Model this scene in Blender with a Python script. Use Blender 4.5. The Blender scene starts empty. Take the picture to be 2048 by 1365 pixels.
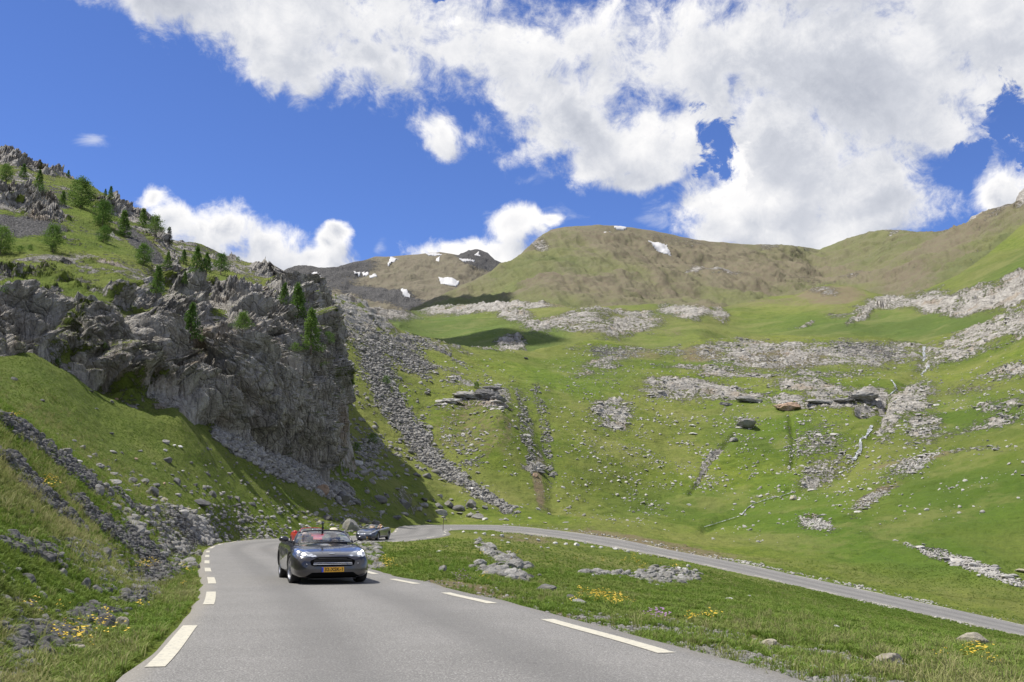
import bpy, bmesh, math, random, time
import numpy as np
from mathutils import Vector, Matrix
from mathutils.bvhtree import BVHTree
T0 = time.time()
scene = bpy.context.scene
COL = scene.collection
R = math.radians

# ------------------------------------------------------------------ camera
FOC = 2000.0; CX = 1024.0; CY = 682.5
CAM_Z = 1.25
PITCH = math.atan((1000.0 - CY) / FOC)
SP, CP = math.sin(PITCH), math.cos(PITCH)
cam_data = bpy.data.cameras.new('camera'); cam = bpy.data.objects.new('camera', cam_data)
COL.objects.link(cam); cam.location = (0, 0, CAM_Z); cam.rotation_euler = (R(90) + PITCH, 0, 0)
cam_data.sensor_width = 36; cam_data.lens = 36 * FOC / 2048; cam_data.clip_start = .2; cam_data.clip_end = 30000
scene.camera = cam

# ------------------------------------------------------------------ light
SUN_EL, SUN_AZ = R(63), R(-86)          # azimuth measured from +Y, negative = to the left
sun_d = bpy.data.lights.new('sun', 'SUN'); sun = bpy.data.objects.new('sun', sun_d); COL.objects.link(sun)
sun_d.energy = 4.4; sun_d.angle = R(.55); sun_d.color = (1, .955, .88)
SUN = Vector((math.sin(SUN_AZ) * math.cos(SUN_EL), math.cos(SUN_AZ) * math.cos(SUN_EL), math.sin(SUN_EL)))
sun.rotation_euler = SUN.to_track_quat('Z', 'Y').to_euler(); sun.location = (-60, 40, 90)
scene.view_settings.view_transform = 'Standard'; scene.view_settings.look = 'None'
scene.view_settings.gamma = 1; scene.view_settings.exposure = 0.36
scene.cycles.max_bounces = 6; scene.cycles.diffuse_bounces = 2; scene.cycles.glossy_bounces = 3
scene.cycles.transparent_max_bounces = 12; scene.cycles.transmission_bounces = 4

def pix(u, v):
    """Ray through photograph pixel (u, v), scaled to y = 1: returns x/y and z/y."""
    du = (np.asarray(u, float) - CX) / FOC; dv = (CY - np.asarray(v, float)) / FOC
    y = CP - dv * SP
    return du / y, (SP + dv * CP) / y
def unpix(a, s):
    """x/y, z/y (z relative to the camera) -> pixel."""
    yc = CP + s * SP; zc = -SP + s * CP
    return CX + FOC * a / yc, CY - FOC * zc / yc
def P3(u, v, d):
    a, s = pix(u, v)
    return np.stack([a * d, np.zeros_like(a) + d, s * d + CAM_Z], -1)

# ------------------------------------------------------------------ node helper
class NT:
    def __init__(s, tree): s.t = tree; s.n = tree.nodes; s.l = tree.links
    def new(s, typ, **kw):
        n = s.n.new(typ)
        for k, v in kw.items(): setattr(n, k, v)
        return n
    def put(s, sock, v):
        if v is None: return
        if isinstance(v, bpy.types.NodeSocket): s.l.new(v, sock)
        elif isinstance(v, (tuple, list)) and len(v) == 3 and sock.type == 'RGBA': sock.default_value = (*v, 1)
        else: sock.default_value = v
    def math(s, op, a, b=None, c=None, clamp=False):
        n = s.new('ShaderNodeMath', operation=op, use_clamp=clamp)
        s.put(n.inputs[0], a); s.put(n.inputs[1], b)
        if c is not None: s.put(n.inputs[2], c)
        return n.outputs[0]
    def vec(s, op, a, b=None, scale=None):
        n = s.new('ShaderNodeVectorMath', operation=op)
        s.put(n.inputs[0], a); s.put(n.inputs[1], b)
        if scale is not None: s.put(n.inputs['Scale'], scale)
        return n.outputs['Value'] if op in ('LENGTH', 'DOT_PRODUCT', 'DISTANCE') else n.outputs[0]
    def noise(s, vec, scale, detail=4, rough=.55, dist=0, dim='3D', lac=2.0):
        n = s.new('ShaderNodeTexNoise', noise_dimensions=dim)
        s.put(n.inputs['Vector'], vec); s.put(n.inputs['Scale'], scale); s.put(n.inputs['Detail'], detail)
        s.put(n.inputs['Roughness'], rough); s.put(n.inputs['Distortion'], dist); s.put(n.inputs['Lacunarity'], lac)
        return n.outputs[0]
    def voro(s, vec, scale, feature='F1', out=0, rnd=1.0):
        n = s.new('ShaderNodeTexVoronoi', feature=feature)
        s.put(n.inputs['Vector'], vec); s.put(n.inputs['Scale'], scale); s.put(n.inputs['Randomness'], rnd)
        return n.outputs[out]
    def mix(s, f, a, b, typ='MIX'):
        n = s.new('ShaderNodeMix', data_type='RGBA', blend_type=typ)
        s.put(n.inputs[0], f); s.put(n.inputs[6], a); s.put(n.inputs[7], b)
        return n.outputs[2]
    def ramp(s, f, stops, interp='LINEAR'):
        n = s.new('ShaderNodeValToRGB'); r = n.color_ramp; r.interpolation = interp
        while len(r.elements) < len(stops): r.elements.new(.5)
        for e, (p, c) in zip(r.elements, stops):
            e.position = p; e.color = (*c, 1) if isinstance(c, (tuple, list)) else (c, c, c, 1)
        s.put(n.inputs[0], f); return n.outputs[0]
    def smooth(s, f, lo, hi, a=0., b=1.):
        n = s.new('ShaderNodeMapRange', interpolation_type='SMOOTHSTEP')
        s.put(n.inputs[0], f); s.put(n.inputs[1], lo); s.put(n.inputs[2], hi); s.put(n.inputs[3], a); s.put(n.inputs[4], b)
        return n.outputs[0]
    def mapping(s, vec, scale=(1, 1, 1), rot=(0, 0, 0), loc=(0, 0, 0)):
        n = s.new('ShaderNodeMapping'); s.put(n.inputs[0], vec)
        n.inputs[1].default_value = loc; n.inputs[2].default_value = rot; n.inputs[3].default_value = scale
        return n.outputs[0]
    def attr(s, name, out='Fac'):
        n = s.new('ShaderNodeAttribute', attribute_name=name); return n.outputs[out]
    def bump(s, h, strength=.5, dist=.1, normal=None):
        n = s.new('ShaderNodeBump'); s.put(n.inputs['Height'], h); s.put(n.inputs['Strength'], strength)
        s.put(n.inputs['Distance'], dist); s.put(n.inputs['Normal'], normal); return n.outputs[0]

def material(name):
    m = bpy.data.materials.new(name); m.use_nodes = True
    t = NT(m.node_tree); b = t.n['Principled BSDF']
    return m, t, b
def setb(b, t, **kw):
    al = {'color': 'Base Color', 'rough': 'Roughness', 'metal': 'Metallic', 'spec': 'Specular IOR Level', 'normal': 'Normal',
          'trans': 'Transmission Weight', 'ior': 'IOR', 'coat': 'Coat Weight', 'coatr': 'Coat Roughness', 'emit': 'Emission Color',
          'emits': 'Emission Strength', 'alpha': 'Alpha'}
    for k, v in kw.items(): t.put(b.inputs[al[k]], v)
def simple(name, color, rough=.5, **kw):
    m, t, b = material(name)
    tc = t.new('ShaderNodeTexCoord').outputs['Object']
    nz = t.noise(tc, kw.pop('nscale', 6.), 4)
    v = kw.pop('vary', .12)
    c = t.mix(nz, tuple(x * (1 - v) for x in color), tuple(min(1, x * (1 + v)) for x in color))
    setb(b, t, color=c, rough=rough, **kw); return m

# ------------------------------------------------------------------ sky
world = bpy.data.worlds.new('World'); scene.world = world; world.use_nodes = True
world.cycles.sampling_method = 'MANUAL'; world.cycles.sample_map_resolution = 256
def build_sky():
    def azel(u, v):
        a, s = pix(u, v); az = math.atan(a); el = math.atan(s / math.hypot(1, a)); return az, el
    # (u, v, ru, rv, weight)
    blobs = [(620, 20, 190, 70), (340, -12, 150, 52), (590, 60, 50, 60), (800, 40, 320, 150), (560, 90, 140, 100), (620, 150, 90, 65), (480, 60, 80, 70),
             (760, 150, 130, 70), (890, 100, 110, 80), (1040, 180, 100, 80), (1100, 100, 300, 170), (1130, 220, 160, 110), (1270, 290, 160, 100),
             (1500, 120, 420, 200), (1560, 300, 220, 170), (1750, 180, 330, 230), (1560, 420, 190, 80), (1720, 380, 190, 130), (2000, 60, 260, 210),
             (1900, 260, 100, 100), (2000, 400, 100, 95), (1480, 430, 120, 50), (1300, 360, 90, 40), (2300, 200, 160, 260), (1800, -150, 700, 160), (900, -140, 500, 90),
             (1760, 440, 210, 90), (1480, 470, 110, 50), (430, 540, 160, 60), (600, 560, 140, 60), (980, 530, 130, 40), (1560, 470, 200, 60), (340, 440, 62, 62), (430, 470, 90, 72), (300, 410, 40, 36), (520, 500, 100, 66), (640, 500, 62, 46), (660, 475, 38, 30), (600, 530, 130, 45),
             (878, 282, 62, 54), (1030, 455, 78, 50), (920, 490, 95, 34), (980, 500, 90, 34), (1100, 450, 40, 24)]
    wisps = [(190, 285, 40, 20), (100, 20, 34, 34), (1120, 425, 60, 36), (1070, 355, 60, 24), (775, 497, 18, 18), (1330, 440, 40, 26), (740, 237, 22, 10), (1960, 250, 60, 50)]
    holes = [(1425, 300, 46, 60), (1940, 330, 44, 30), (2030, 240, 60, 70), (895, 0, 30, 14)]
    g = bpy.data.node_groups.new('cloud_field', 'ShaderNodeTree')
    g.interface.new_socket('Dir', in_out='INPUT', socket_type='NodeSocketVector')
    g.interface.new_socket('Density', in_out='OUTPUT', socket_type='NodeSocketFloat')
    g.interface.new_socket('Wisp', in_out='OUTPUT', socket_type='NodeSocketFloat')
    t = NT(g); gi = t.new('NodeGroupInput'); go = t.new('NodeGroupOutput')
    D = gi.outputs[0]
    warpn = t.new('ShaderNodeTexNoise'); t.put(warpn.inputs['Vector'], D); warpn.inputs['Scale'].default_value = 9; warpn.inputs['Detail'].default_value = 3
    w = t.vec('SCALE', t.vec('SUBTRACT', warpn.outputs['Color'], (.5, .5, .5)), scale=.08)
    Dw = t.vec('ADD', D, w)
    sx = t.new('ShaderNodeSeparateXYZ'); t.put(sx.inputs[0], Dw)
    az = t.math('ARCTAN2', sx.outputs[0], sx.outputs[1]); el = t.math('ARCSINE', sx.outputs[2])
    cb = t.new('ShaderNodeCombineXYZ'); t.put(cb.inputs[0], az); t.put(cb.inputs[1], el); q = cb.outputs[0]
    def field(lst, smoothk=.35):
        cur = None
        for (u, v, ru, rv) in lst:
            a, e = azel(u, v); a2, _ = azel(u + ru, v); _, e2 = azel(u, v - rv)
            ra, re = max(abs(a2 - a), 1e-3), max(abs(e2 - e), 1e-3)
            d = t.vec('MULTIPLY', t.vec('SUBTRACT', q, (a, e, 0)), (1 / ra, 1 / re, 0))
            f = t.math('SUBTRACT', 1.0, t.vec('LENGTH', d))
            cur = f if cur is None else t.math('SMOOTH_MAX', cur, f, smoothk)
        return cur
    F = field(blobs)
    H = t.math('ADD', field(holes, .2), t.math('MULTIPLY', t.math('SUBTRACT', t.noise(D, 26, 6, .65, .4), .54), 5.0))
    # elsewhere in the sky the same broken cumulus goes on
    out = t.math('MAXIMUM', t.smooth(t.math('ABSOLUTE', az), .52, .75), t.smooth(el, .36, .55))
    gen = t.math('MULTIPLY', t.math('SUBTRACT', t.noise(Dw, 2.2, 3, .5), .47), 5.0)
    F = t.math('ADD', t.math('MULTIPLY', F, t.math('SUBTRACT', 1., out)), t.math('MULTIPLY', gen, out))
    F = t.math('MINIMUM', F, 1.05)
    F = t.math('SUBTRACT', F, t.math('MULTIPLY', t.math('MAXIMUM', t.math('ADD', H, .22), 0.), 1.05))
    n1 = t.math('ADD', t.math('MULTIPLY', t.noise(D, 9, 12, .66, .3), .62), t.math('MULTIPLY', t.noise(D, 34, 9, .70, .5), .38))
    w2n = t.new('ShaderNodeTexNoise'); t.put(w2n.inputs['Vector'], D); w2n.inputs['Scale'].default_value = 40; w2n.inputs['Detail'].default_value = 5
    w2 = t.vec('SCALE', t.vec('SUBTRACT', w2n.outputs['Color'], (.5, .5, .5)), scale=.035)
    n2 = t.math('SUBTRACT', .45, t.voro(t.vec('ADD', D, w2), 17, 'SMOOTH_F1'))
    n3 = t.math('SUBTRACT', .45, t.voro(t.vec('ADD', D, w2), 46, 'SMOOTH_F1'))
    n = t.math('ADD', t.math('MULTIPLY', t.math('SUBTRACT', n1, .5), 5.6), t.math('ADD', t.math('MULTIPLY', n2, .9), t.math('MULTIPLY', n3, .42)))
    dens = t.math('ADD', t.math('MULTIPLY', F, 1.9), n)
    t.put(go.inputs[0], dens)
    W = field(wisps, .2)
    wn = t.noise(t.mapping(D, (1, 1, 1.6)), 24, 8, .62, .6)
    t.put(go.inputs[1], t.math('ADD', W, t.math('MULTIPLY', t.math('SUBTRACT', wn, .52), 5)))
    # world
    t = NT(world.node_tree); bg = t.n['Background']
    tc = t.new('ShaderNodeTexCoord').outputs['Generated']
    D = t.vec('NORMALIZE', tc)
    sky = t.new('ShaderNodeTexSky', sky_type='NISHITA'); sky.sun_disc = False
    sky.sun_elevation = SUN_EL; sky.sun_rotation = SUN_AZ; sky.altitude = 2200; sky.air_density = 1.0; sky.dust_density = .3; sky.ozone_density = 2.5
    g1 = t.new('ShaderNodeGroup'); g1.node_tree = g; t.put(g1.inputs[0], D)
    off = tuple(Vector((SUN.x, SUN.y * .3, SUN.z)).normalized() * .028)
    g2 = t.new('ShaderNodeGroup'); g2.node_tree = g; t.put(g2.inputs[0], t.vec('NORMALIZE', t.vec('ADD', D, off)))
    dens = g1.outputs[0]
    alpha = t.smooth(dens, -.12, 1.0)
    wisp = t.smooth(g1.outputs[1], .1, 2.2, 0, .62)
    diff = t.math('SUBTRACT', dens, g2.outputs[0])          # > 0 on the side towards the sun
    lit = t.math('ADD', .66, t.math('MULTIPLY', diff, .30), clamp=True)
    thick = t.smooth(dens, .5, 2.2)
    big = t.noise(D, 5.5, 4, .5)
    grey = t.math('MULTIPLY', thick, t.smooth(big, .34, .58, .25, 1.))
    lum = t.math('SUBTRACT', lit, t.math('MULTIPLY', grey, .74), clamp=True)
    ccol = t.ramp(lum, [(0, (4.2, 4.45, 5.1)), (.35, (5.5, 5.7, 6.25)), (.62, (7.2, 7.25, 7.5)), (1, (9.3, 9.15, 9.0))])
    # the real colours of this thin, clear mountain sky
    hs = t.new('ShaderNodeHueSaturation'); hs.inputs['Saturation'].default_value = 1.0; t.put(hs.inputs['Color'], sky.outputs[0])
    skyc = t.mix(1., hs.outputs[0], (.74, .89, 1.34), 'MULTIPLY')
    c = t.mix(wisp, skyc, (7.6, 7.8, 8.2))
    c = t.mix(alpha, c, ccol)
    t.put(bg.inputs[0], c); bg.inputs[1].default_value = .092
build_sky()

# ------------------------------------------------------------------ numpy noise
def _h(ix, iy, iz, s):
    h = (ix.astype(np.uint32) * np.uint32(374761393) + iy.astype(np.uint32) * np.uint32(668265263) + iz.astype(np.uint32) * np.uint32(2147483647) + np.uint32((s * 974634777) & 0xffffffff))
    h = (h ^ (h >> np.uint32(13))) * np.uint32(1274126177); h = h ^ (h >> np.uint32(16)); h = h * np.uint32(2246822519)
    return h ^ (h >> np.uint32(13))
def _hf(ix, iy, iz, s): return _h(ix, iy, iz, s).astype(np.float32) / np.float32(4294967295)
def vnoise(p, s=0):
    """Gradient noise, about -1..1."""
    p = p.astype(np.float32); i = np.floor(p).astype(np.int64); f = p - i
    w = f * f * f * (f * (f * 6 - 15) + 10); r = 0
    for dx in (0, 1):
        for dy in (0, 1):
            for dz in (0, 1):
                h = _h(i[:, 0] + dx, i[:, 1] + dy, i[:, 2] + dz, s)
                gx = (h & np.uint32(1023)).astype(np.float32) / 511.5 - 1; gy = ((h >> np.uint32(10)) & np.uint32(1023)).astype(np.float32) / 511.5 - 1
                gz = ((h >> np.uint32(20)) & np.uint32(1023)).astype(np.float32) / 511.5 - 1
                g = gx * (f[:, 0] - dx) + gy * (f[:, 1] - dy) + gz * (f[:, 2] - dz)
                r = r + g * np.where(dx, w[:, 0], 1 - w[:, 0]) * np.where(dy, w[:, 1], 1 - w[:, 1]) * np.where(dz, w[:, 2], 1 - w[:, 2])
    return r * 1.3
def fbm(p, octs=4, s=0, rough=.5, ridged=False):
    r = 0; a = 1.; tot = 0
    for o in range(octs):
        n = vnoise(p * (2.03 ** o) + o * 17.3, s + o)
        if ridged: n = 1 - 2 * np.abs(n)
        r = r + a * n; tot += a; a *= rough
    return r / tot
def facets(p, s=0, tilt=1.0):
    """Worley cells, each an inclined plane: angular blocks of rock with cracks between them."""
    p = p.astype(np.float32); i = np.floor(p).astype(np.int64)
    best = np.full(len(p), 9e9, np.float32); sec = best.copy(); val = np.zeros(len(p), np.float32)
    for dx in (-1, 0, 1):
        for dy in (-1, 0, 1):
            for dz in (-1, 0, 1):
                c = i + np.array([dx, dy, dz])
                h = _h(c[:, 0], c[:, 1], c[:, 2], s)
                q = np.stack([(h & np.uint32(1023)), ((h >> np.uint32(10)) & np.uint32(1023)), ((h >> np.uint32(20)) & np.uint32(1023))], 1).astype(np.float32) / 1023
                d = p - c - q; dd = (d * d).sum(1)
                h2 = _h(c[:, 0], c[:, 1], c[:, 2], s + 77)
                n = np.stack([(h2 & np.uint32(1023)), ((h2 >> np.uint32(10)) & np.uint32(1023)), ((h2 >> np.uint32(20)) & np.uint32(1023))], 1).astype(np.float32) / 511.5 - 1
                off = _hf(c[:, 0], c[:, 1], c[:, 2], s + 5) * 2 - 1
                vv = (d * n).sum(1) * tilt + off * .6
                m = dd < best
                sec = np.where(m, best, np.minimum(sec, dd)); val = np.where(m, vv, val); best = np.where(m, dd, best)
    edge = np.clip((np.sqrt(sec) - np.sqrt(best)) / .16, 0, 1)
    return val, edge
def sstep(x, a, b):
    t = np.clip((x - a) / (b - a), 0, 1); return t * t * (3 - 2 * t)
class TPS:
    def __init__(s, X, y, lam=1e-4, lin=True):
        X = np.asarray(X, float); n = len(X); s.X = X
        K = s.k(X, X) + lam * np.eye(n); Pm = np.hstack([np.ones((n, 1)), X])
        A = np.zeros((n + 3, n + 3)); A[:n, :n] = K; A[:n, n:] = Pm; A[n:, :n] = Pm.T
        s.w = np.linalg.solve(A, np.concatenate([y, np.zeros(3)])); s.n = n
    @staticmethod
    def k(A, B):
        d2 = ((A[:, None, :] - B[None]) ** 2).sum(-1) + 1e-9
        return .5 * d2 * np.log(d2) * .35 + np.sqrt(d2) * -.25
    def __call__(s, Q):
        Q = np.asarray(Q, float); out = np.empty(len(Q))
        for i in range(0, len(Q), 60000):
            q = Q[i:i + 60000]; out[i:i + 60000] = s.k(q, s.X) @ s.w[:s.n] + s.w[s.n] + q @ s.w[s.n + 1:]
        return out

# ------------------------------------------------------------------ object helpers
def mesh_from(name, verts, faces, smooth=False):
    me = bpy.data.meshes.new(name); verts = np.asarray(verts, np.float32)
    faces = np.asarray(faces, np.int32)
    me.vertices.add(len(verts)); me.vertices.foreach_set('co', verts.ravel())
    k = faces.shape[1]; me.loops.add(faces.size); me.loops.foreach_set('vertex_index', faces.ravel())
    me.polygons.add(len(faces)); me.polygons.foreach_set('loop_start', np.arange(0, faces.size, k, dtype=np.int32))
    me.update(calc_edges=True); me.validate()
    me.polygons.foreach_set('use_smooth', np.full(len(me.polygons), smooth)); return me
def link(name, me, mat=None, parent=None, label=None, cat=None, group=None, kind=None):
    o = bpy.data.objects.new(name, me); COL.objects.link(o)
    if mat is not None and me is not None and len(me.materials) == 0: me.materials.append(mat)
    if parent is not None: o.parent = parent
    tag(o, label, cat, group, kind); return o
def tag(o, label=None, cat=None, group=None, kind=None):
    if label: o['label'] = label
    if cat: o['category'] = cat
    if group: o['group'] = group
    if kind: o['kind'] = kind
    return o
def grid_faces(nr, nc, keep=None):
    r, c = np.meshgrid(np.arange(nr - 1), np.arange(nc - 1), indexing='ij'); a = (r * nc + c)
    f = np.stack([a, a + 1, a + nc + 1, a + nc], -1)
    return f[keep] if keep is not None else f.reshape(-1, 4)
def set_attr(me, name, arr):
    a = me.attributes.new(name, 'FLOAT', 'POINT'); a.data.foreach_set('value', np.asarray(arr, np.float32).ravel())
def ell(u, v, lst, warp=None):
    """Soft union of ellipses (u, v, ru, rv, angle in degrees, strength)."""
    r = np.zeros(np.shape(u), np.float32)
    for (cu, cv, ru, rv, an, st) in lst:
        c, s = math.cos(R(an)), math.sin(R(an)); du, dv = u - cu, v - cv
        x = (du * c + dv * s) / ru; y = (-du * s + dv * c) / rv
        r = np.maximum(r, st * np.clip((1.45 - np.sqrt(x * x + y * y)) / .85, 0, 1))
    return r
def in_poly(u, v, poly):
    ins = np.zeros(np.shape(u), bool); n = len(poly)
    for i in range(n):
        x1, y1 = poly[i]; x2, y2 = poly[(i + 1) % n]
        c = ((y1 > v) != (y2 > v)) & (u < (x2 - x1) * (v - y1) / ((y2 - y1) + 1e-9) + x1); ins ^= c
    return ins

# ------------------------------------------------------------------ terrain material
def terrain_material(name, unit=1.0, band=(.25, .25, 2.2), rockbump=1.0, jscale=(.5, .5, 2.2), drysoft=0., grey=0., ststretch=(1, 1, 1)):
    m, t, b = material(name)
    geo = t.new('ShaderNodeNewGeometry'); pos = geo.outputs['Position']; nz = t.new('ShaderNodeSeparateXYZ')
    t.put(nz.inputs[0], geo.outputs['Normal']); up = nz.outputs[2]
    rock, scree, dry, lush = t.attr('rock'), t.attr('scree'), t.attr('dry'), t.attr('lush')
    k = 1 / unit
    nb = t.noise(pos, .035 * k, 4, .55); nm = t.noise(pos, .40 * k, 9, .70); nf = t.noise(pos, 4.5 * k, 5, .65)
    ns = t.noise(pos, 22 * k, 3, .6)
    # grass
    g = t.mix(t.smooth(nm, .35, .68), (.112, .160, .020), (.195, .235, .034))
    g = t.mix(t.smooth(nb, .38, .62), g, t.mix(nm, (.165, .198, .038), (.235, .236, .066)))
    g = t.mix(t.math('MULTIPLY', lush, .85), g, t.mix(nm, (.066, .132, .014), (.112, .180, .022)))
    g = t.mix(t.smooth(nf, .52, .75, 0, .65), g, (.055, .085, .014))
    g = t.mix(t.smooth(ns, .60, .80, 0, .55), g, (.29, .29, .11))
    g = t.mix(t.smooth(t.noise(t.mapping(pos, (.6, 1, 3)), .9 * k, 8, .75), .50, .66, 0, .62), g, (.075, .115, .020))
    # dry grass and bare brown earth
    d = t.mix(nf, (.235, .185, .105), (.155, .120, .072)); d = t.mix(t.smooth(nm, .42, .6), d, (.195, .180, .085))
    g = t.mix(t.smooth(t.noise(pos, .014 * k, 6, .7), .40, .62, 0, .45), g, (.060, .095, .016))
    g = t.mix(t.smooth(t.noise(t.vec('ADD', pos, (90, 40, 7)), .05 * k, 6, .7), .50, .64, 0, .5), g, (.225, .225, .075))
    g = t.mix(grey, g, (.165, .160, .105)); d = t.mix(grey, d, (.185, .168, .130))
    dm = t.smooth(t.math('ADD', dry, t.math('MULTIPLY', t.math('SUBTRACT', t.noise(pos, .9 * k, 6, .7), .5), 1.3)), .35 - drysoft, .75 + drysoft)
    c = t.mix(dm, g, d)
    # scree and rock
    vc = t.voro(pos, 3.2 * k, 'F1', 1); vd = t.voro(pos, 3.2 * k)
    sep = t.new('ShaderNodeSeparateColor'); t.put(sep.inputs[0], vc)
    sc = t.mix(sep.outputs[0], (.105, .105, .108), (.225, .215, .200)); sc = t.mix(t.smooth(vd, .25, .6), sc, (.075, .073, .07))
    st = t.noise(t.mapping(pos, ststretch, (0, 0, 0)), .6 * k, 7, .68)
    bands = t.noise(t.mapping(pos, band, (.16, -.10, 0)), .8 * k, 5, .65)
    rk = t.ramp(st, [(.25, (.235, .215, .185)), (.44, (.41, .385, .34)), (.58, (.53, .50, .445)), (.8, (.63, .60, .54))])
    rk = t.mix(t.smooth(bands, .42, .6, .0, .55), rk, (.19, .175, .155))
    jn = t.voro(t.vec('ADD', t.mapping(pos, tuple(x * .55 for x in jscale)), t.vec('SCALE', t.noise(pos, .8 * k, 4), scale=.7)), k, 'DISTANCE_TO_EDGE')
    rk = t.mix(t.smooth(jn, .0, .05, .38, 0), rk, (.07, .067, .06))
    rk = t.mix(t.smooth(nf, .56, .72, 0, .6), rk, (.12, .118, .10))
    rk = t.mix(t.smooth(t.noise(pos, .11 * k, 3), .56, .70, 0, .5), rk, (.33, .25, .165))
    nn = t.math('MULTIPLY', t.math('SUBTRACT', t.noise(pos, 1.0 * k, 9, .76), .5), 2.6)
    steep = t.smooth(up, .80, .56)
    sm = t.smooth(t.math('ADD', scree, nn), .42, .58)
    rm = t.smooth(t.math('ADD', t.math('ADD', rock, t.math('MULTIPLY', steep, t.attr('steepk'))), nn), .40, .62)
    c = t.mix(sm, c, sc); c = t.mix(rm, c, rk)
    h = t.math('ADD', t.math('MULTIPLY', nm, 3.2), t.math('ADD', t.math('MULTIPLY', nf, .6), t.math('MULTIPLY', ns, .25)))
    hr = t.math('ADD', t.math('ADD', t.math('MULTIPLY', st, 3.0), t.math('MULTIPLY', bands, 1.2)), t.smooth(jn, 0, .10, 0, .4))
    hh = t.math('ADD', h, t.math('MULTIPLY', rm, t.math('MULTIPLY', hr, rockbump))); hh = t.math('ADD', hh, t.math('MULTIPLY', sm, t.math('MULTIPLY', vd, -1.2)))
    bn = t.bump(hh, .9, .32 * unit)
    setb(b, t, color=c, rough=.93, spec=.15, normal=bn)
    return m
M_GROUND = terrain_material('alpine_ground', 1.0)
M_CLIFF = terrain_material('cliff_rock', 1.0, (1.5, 1.5, .22), 1.8, (1.6, 1.6, .35), ststretch=(1.2, 1.2, .45))
M_MID = terrain_material('hill_ground', 1.9, grey=.15)

# ------------------------------------------------------------------ the road (image points of its painted edges, with their distance)
def zroad(y):
    y = np.asarray(y, float)
    return np.interp(y, [-20, 0, 45, 57, 68, 80, 90, 99], [.56, -0., -1.26, -1.52, -1.75, -2.0, -2.2, -2.28])
OUT = [(-12, .2, None), (0, -1.45, None)]; INN = [(-12, 6.4, None), (0, 3.9, None)]
def px_road(lst):   # pixels on the known road plane near the camera
    r = []
    for (u, v, y) in lst:
        a, s = pix(u, v); r.append((y, float(a) * y, float(s) * y + CAM_Z))
    return r
out_pts = [(-12, .3, .34), (0, -1.5, 0.0)] + px_road([(311, 1335, 8.96), (375, 1258, 12.2), (417, 1210, 16.1), (422, 1187, 19.1), (424, 1164, 23.3), (417, 1145, 28), (414, 1130, 34), (415, 1110, 46), (420, 1098, 58),
            (440, 1089, 67), (462, 1085, 73), (490, 1081.5, 78), (530, 1078.5, 83), (590, 1077, 87), (650, 1075, 91.5), (715, 1071.5, 95), (777, 1068, 99), (788, 1066, 101.5), (793, 1060.5, 108), (799, 1055, 118), (815, 1052, 126),
            (850, 1050.5, 133), (924, 1050, 138), (1002, 1051, 137.5), (1093, 1059, 133), (1173, 1069, 129), (1254, 1082, 124.5), (1327, 1098, 120), (1411, 1114, 116), (1498, 1131, 112), (1595, 1152, 107.5), (1697, 1174, 103), (1808, 1198, 99), (1928, 1224, 95), (2048, 1251, 91), (2350, 1325, 82)])
inn_pts = [(-12, 5.9, .34), (0, 3.75, 0.0)] + px_road([(1335, 1307, 9.96), (1112, 1245, 13.2), (988, 1208, 16.4), (892, 1187, 19.1), (840, 1169, 22.1), (793, 1161, 23.8), (755, 1150, 26.6)]) + \
          [(34, -5.3, -.97), (46, -9.2, -1.27), (57, -12.5, -1.52), (65, -14.2, -1.68), (71, -14.6, -1.8), (76, -13.4, -1.95), (78.5, -11.6, -2.05), (81, -10.6, -2.12)] + \
          px_road([(783, 1084.5, 84), (815, 1081, 89), (845, 1077.5, 95), (868, 1074, 99.5), (885, 1071, 103), (893, 1067.5, 108), (888, 1063, 113), (893, 1060.5, 119), (907, 1059, 124),
            (945, 1059, 128), (1038, 1065, 129), (1113, 1074, 126), (1189, 1086.5, 122.5), (1264, 1100, 118.5), (1353, 1117, 113.5), (1440, 1136, 109), (1531, 1156, 104.5), (1632, 1179.5, 100), (1744, 1204, 95.5), (1863, 1230.5, 91), (1997, 1259.5, 86.5), (2330, 1335, 77)])
def poly_resample(pts, step):
    p = np.array([(x, y, z) for (y, x, z) in pts]); d = np.r_[0, np.cumsum(np.linalg.norm(np.diff(p[:, :2], axis=0), axis=1))]
    # Catmull-Rom through the points
    out = []
    n = len(p)
    for i in range(n - 1):
        p0, p1, p2, p3 = p[max(i - 1, 0)], p[i], p[i + 1], p[min(i + 2, n - 1)]
        L = d[i + 1] - d[i]; k = max(2, int(L / step))
        m1 = (p2 - p0) / max(d[min(i + 1, n - 1)] - d[max(i - 1, 0)], 1e-6) * L; m2 = (p3 - p1) / max(d[min(i + 2, n - 1)] - d[i], 1e-6) * L
        for j in range(k):
            t = j / k; out.append((2 * t ** 3 - 3 * t * t + 1) * p1 + (t ** 3 - 2 * t * t + t) * m1 + (-2 * t ** 3 + 3 * t * t) * p2 + (t ** 3 - t * t) * m2)
    out.append(p[-1]); return np.array(out)
EO = poly_resample(out_pts, .4); EI = poly_resample(inn_pts, .4)
def smooth_poly(p, n):
    for _ in range(n): p[1:-1] = .25 * p[:-2] + .5 * p[1:-1] + .25 * p[2:]
    return p
EO = smooth_poly(EO, 6); EI = smooth_poly(EI, 6)
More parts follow.
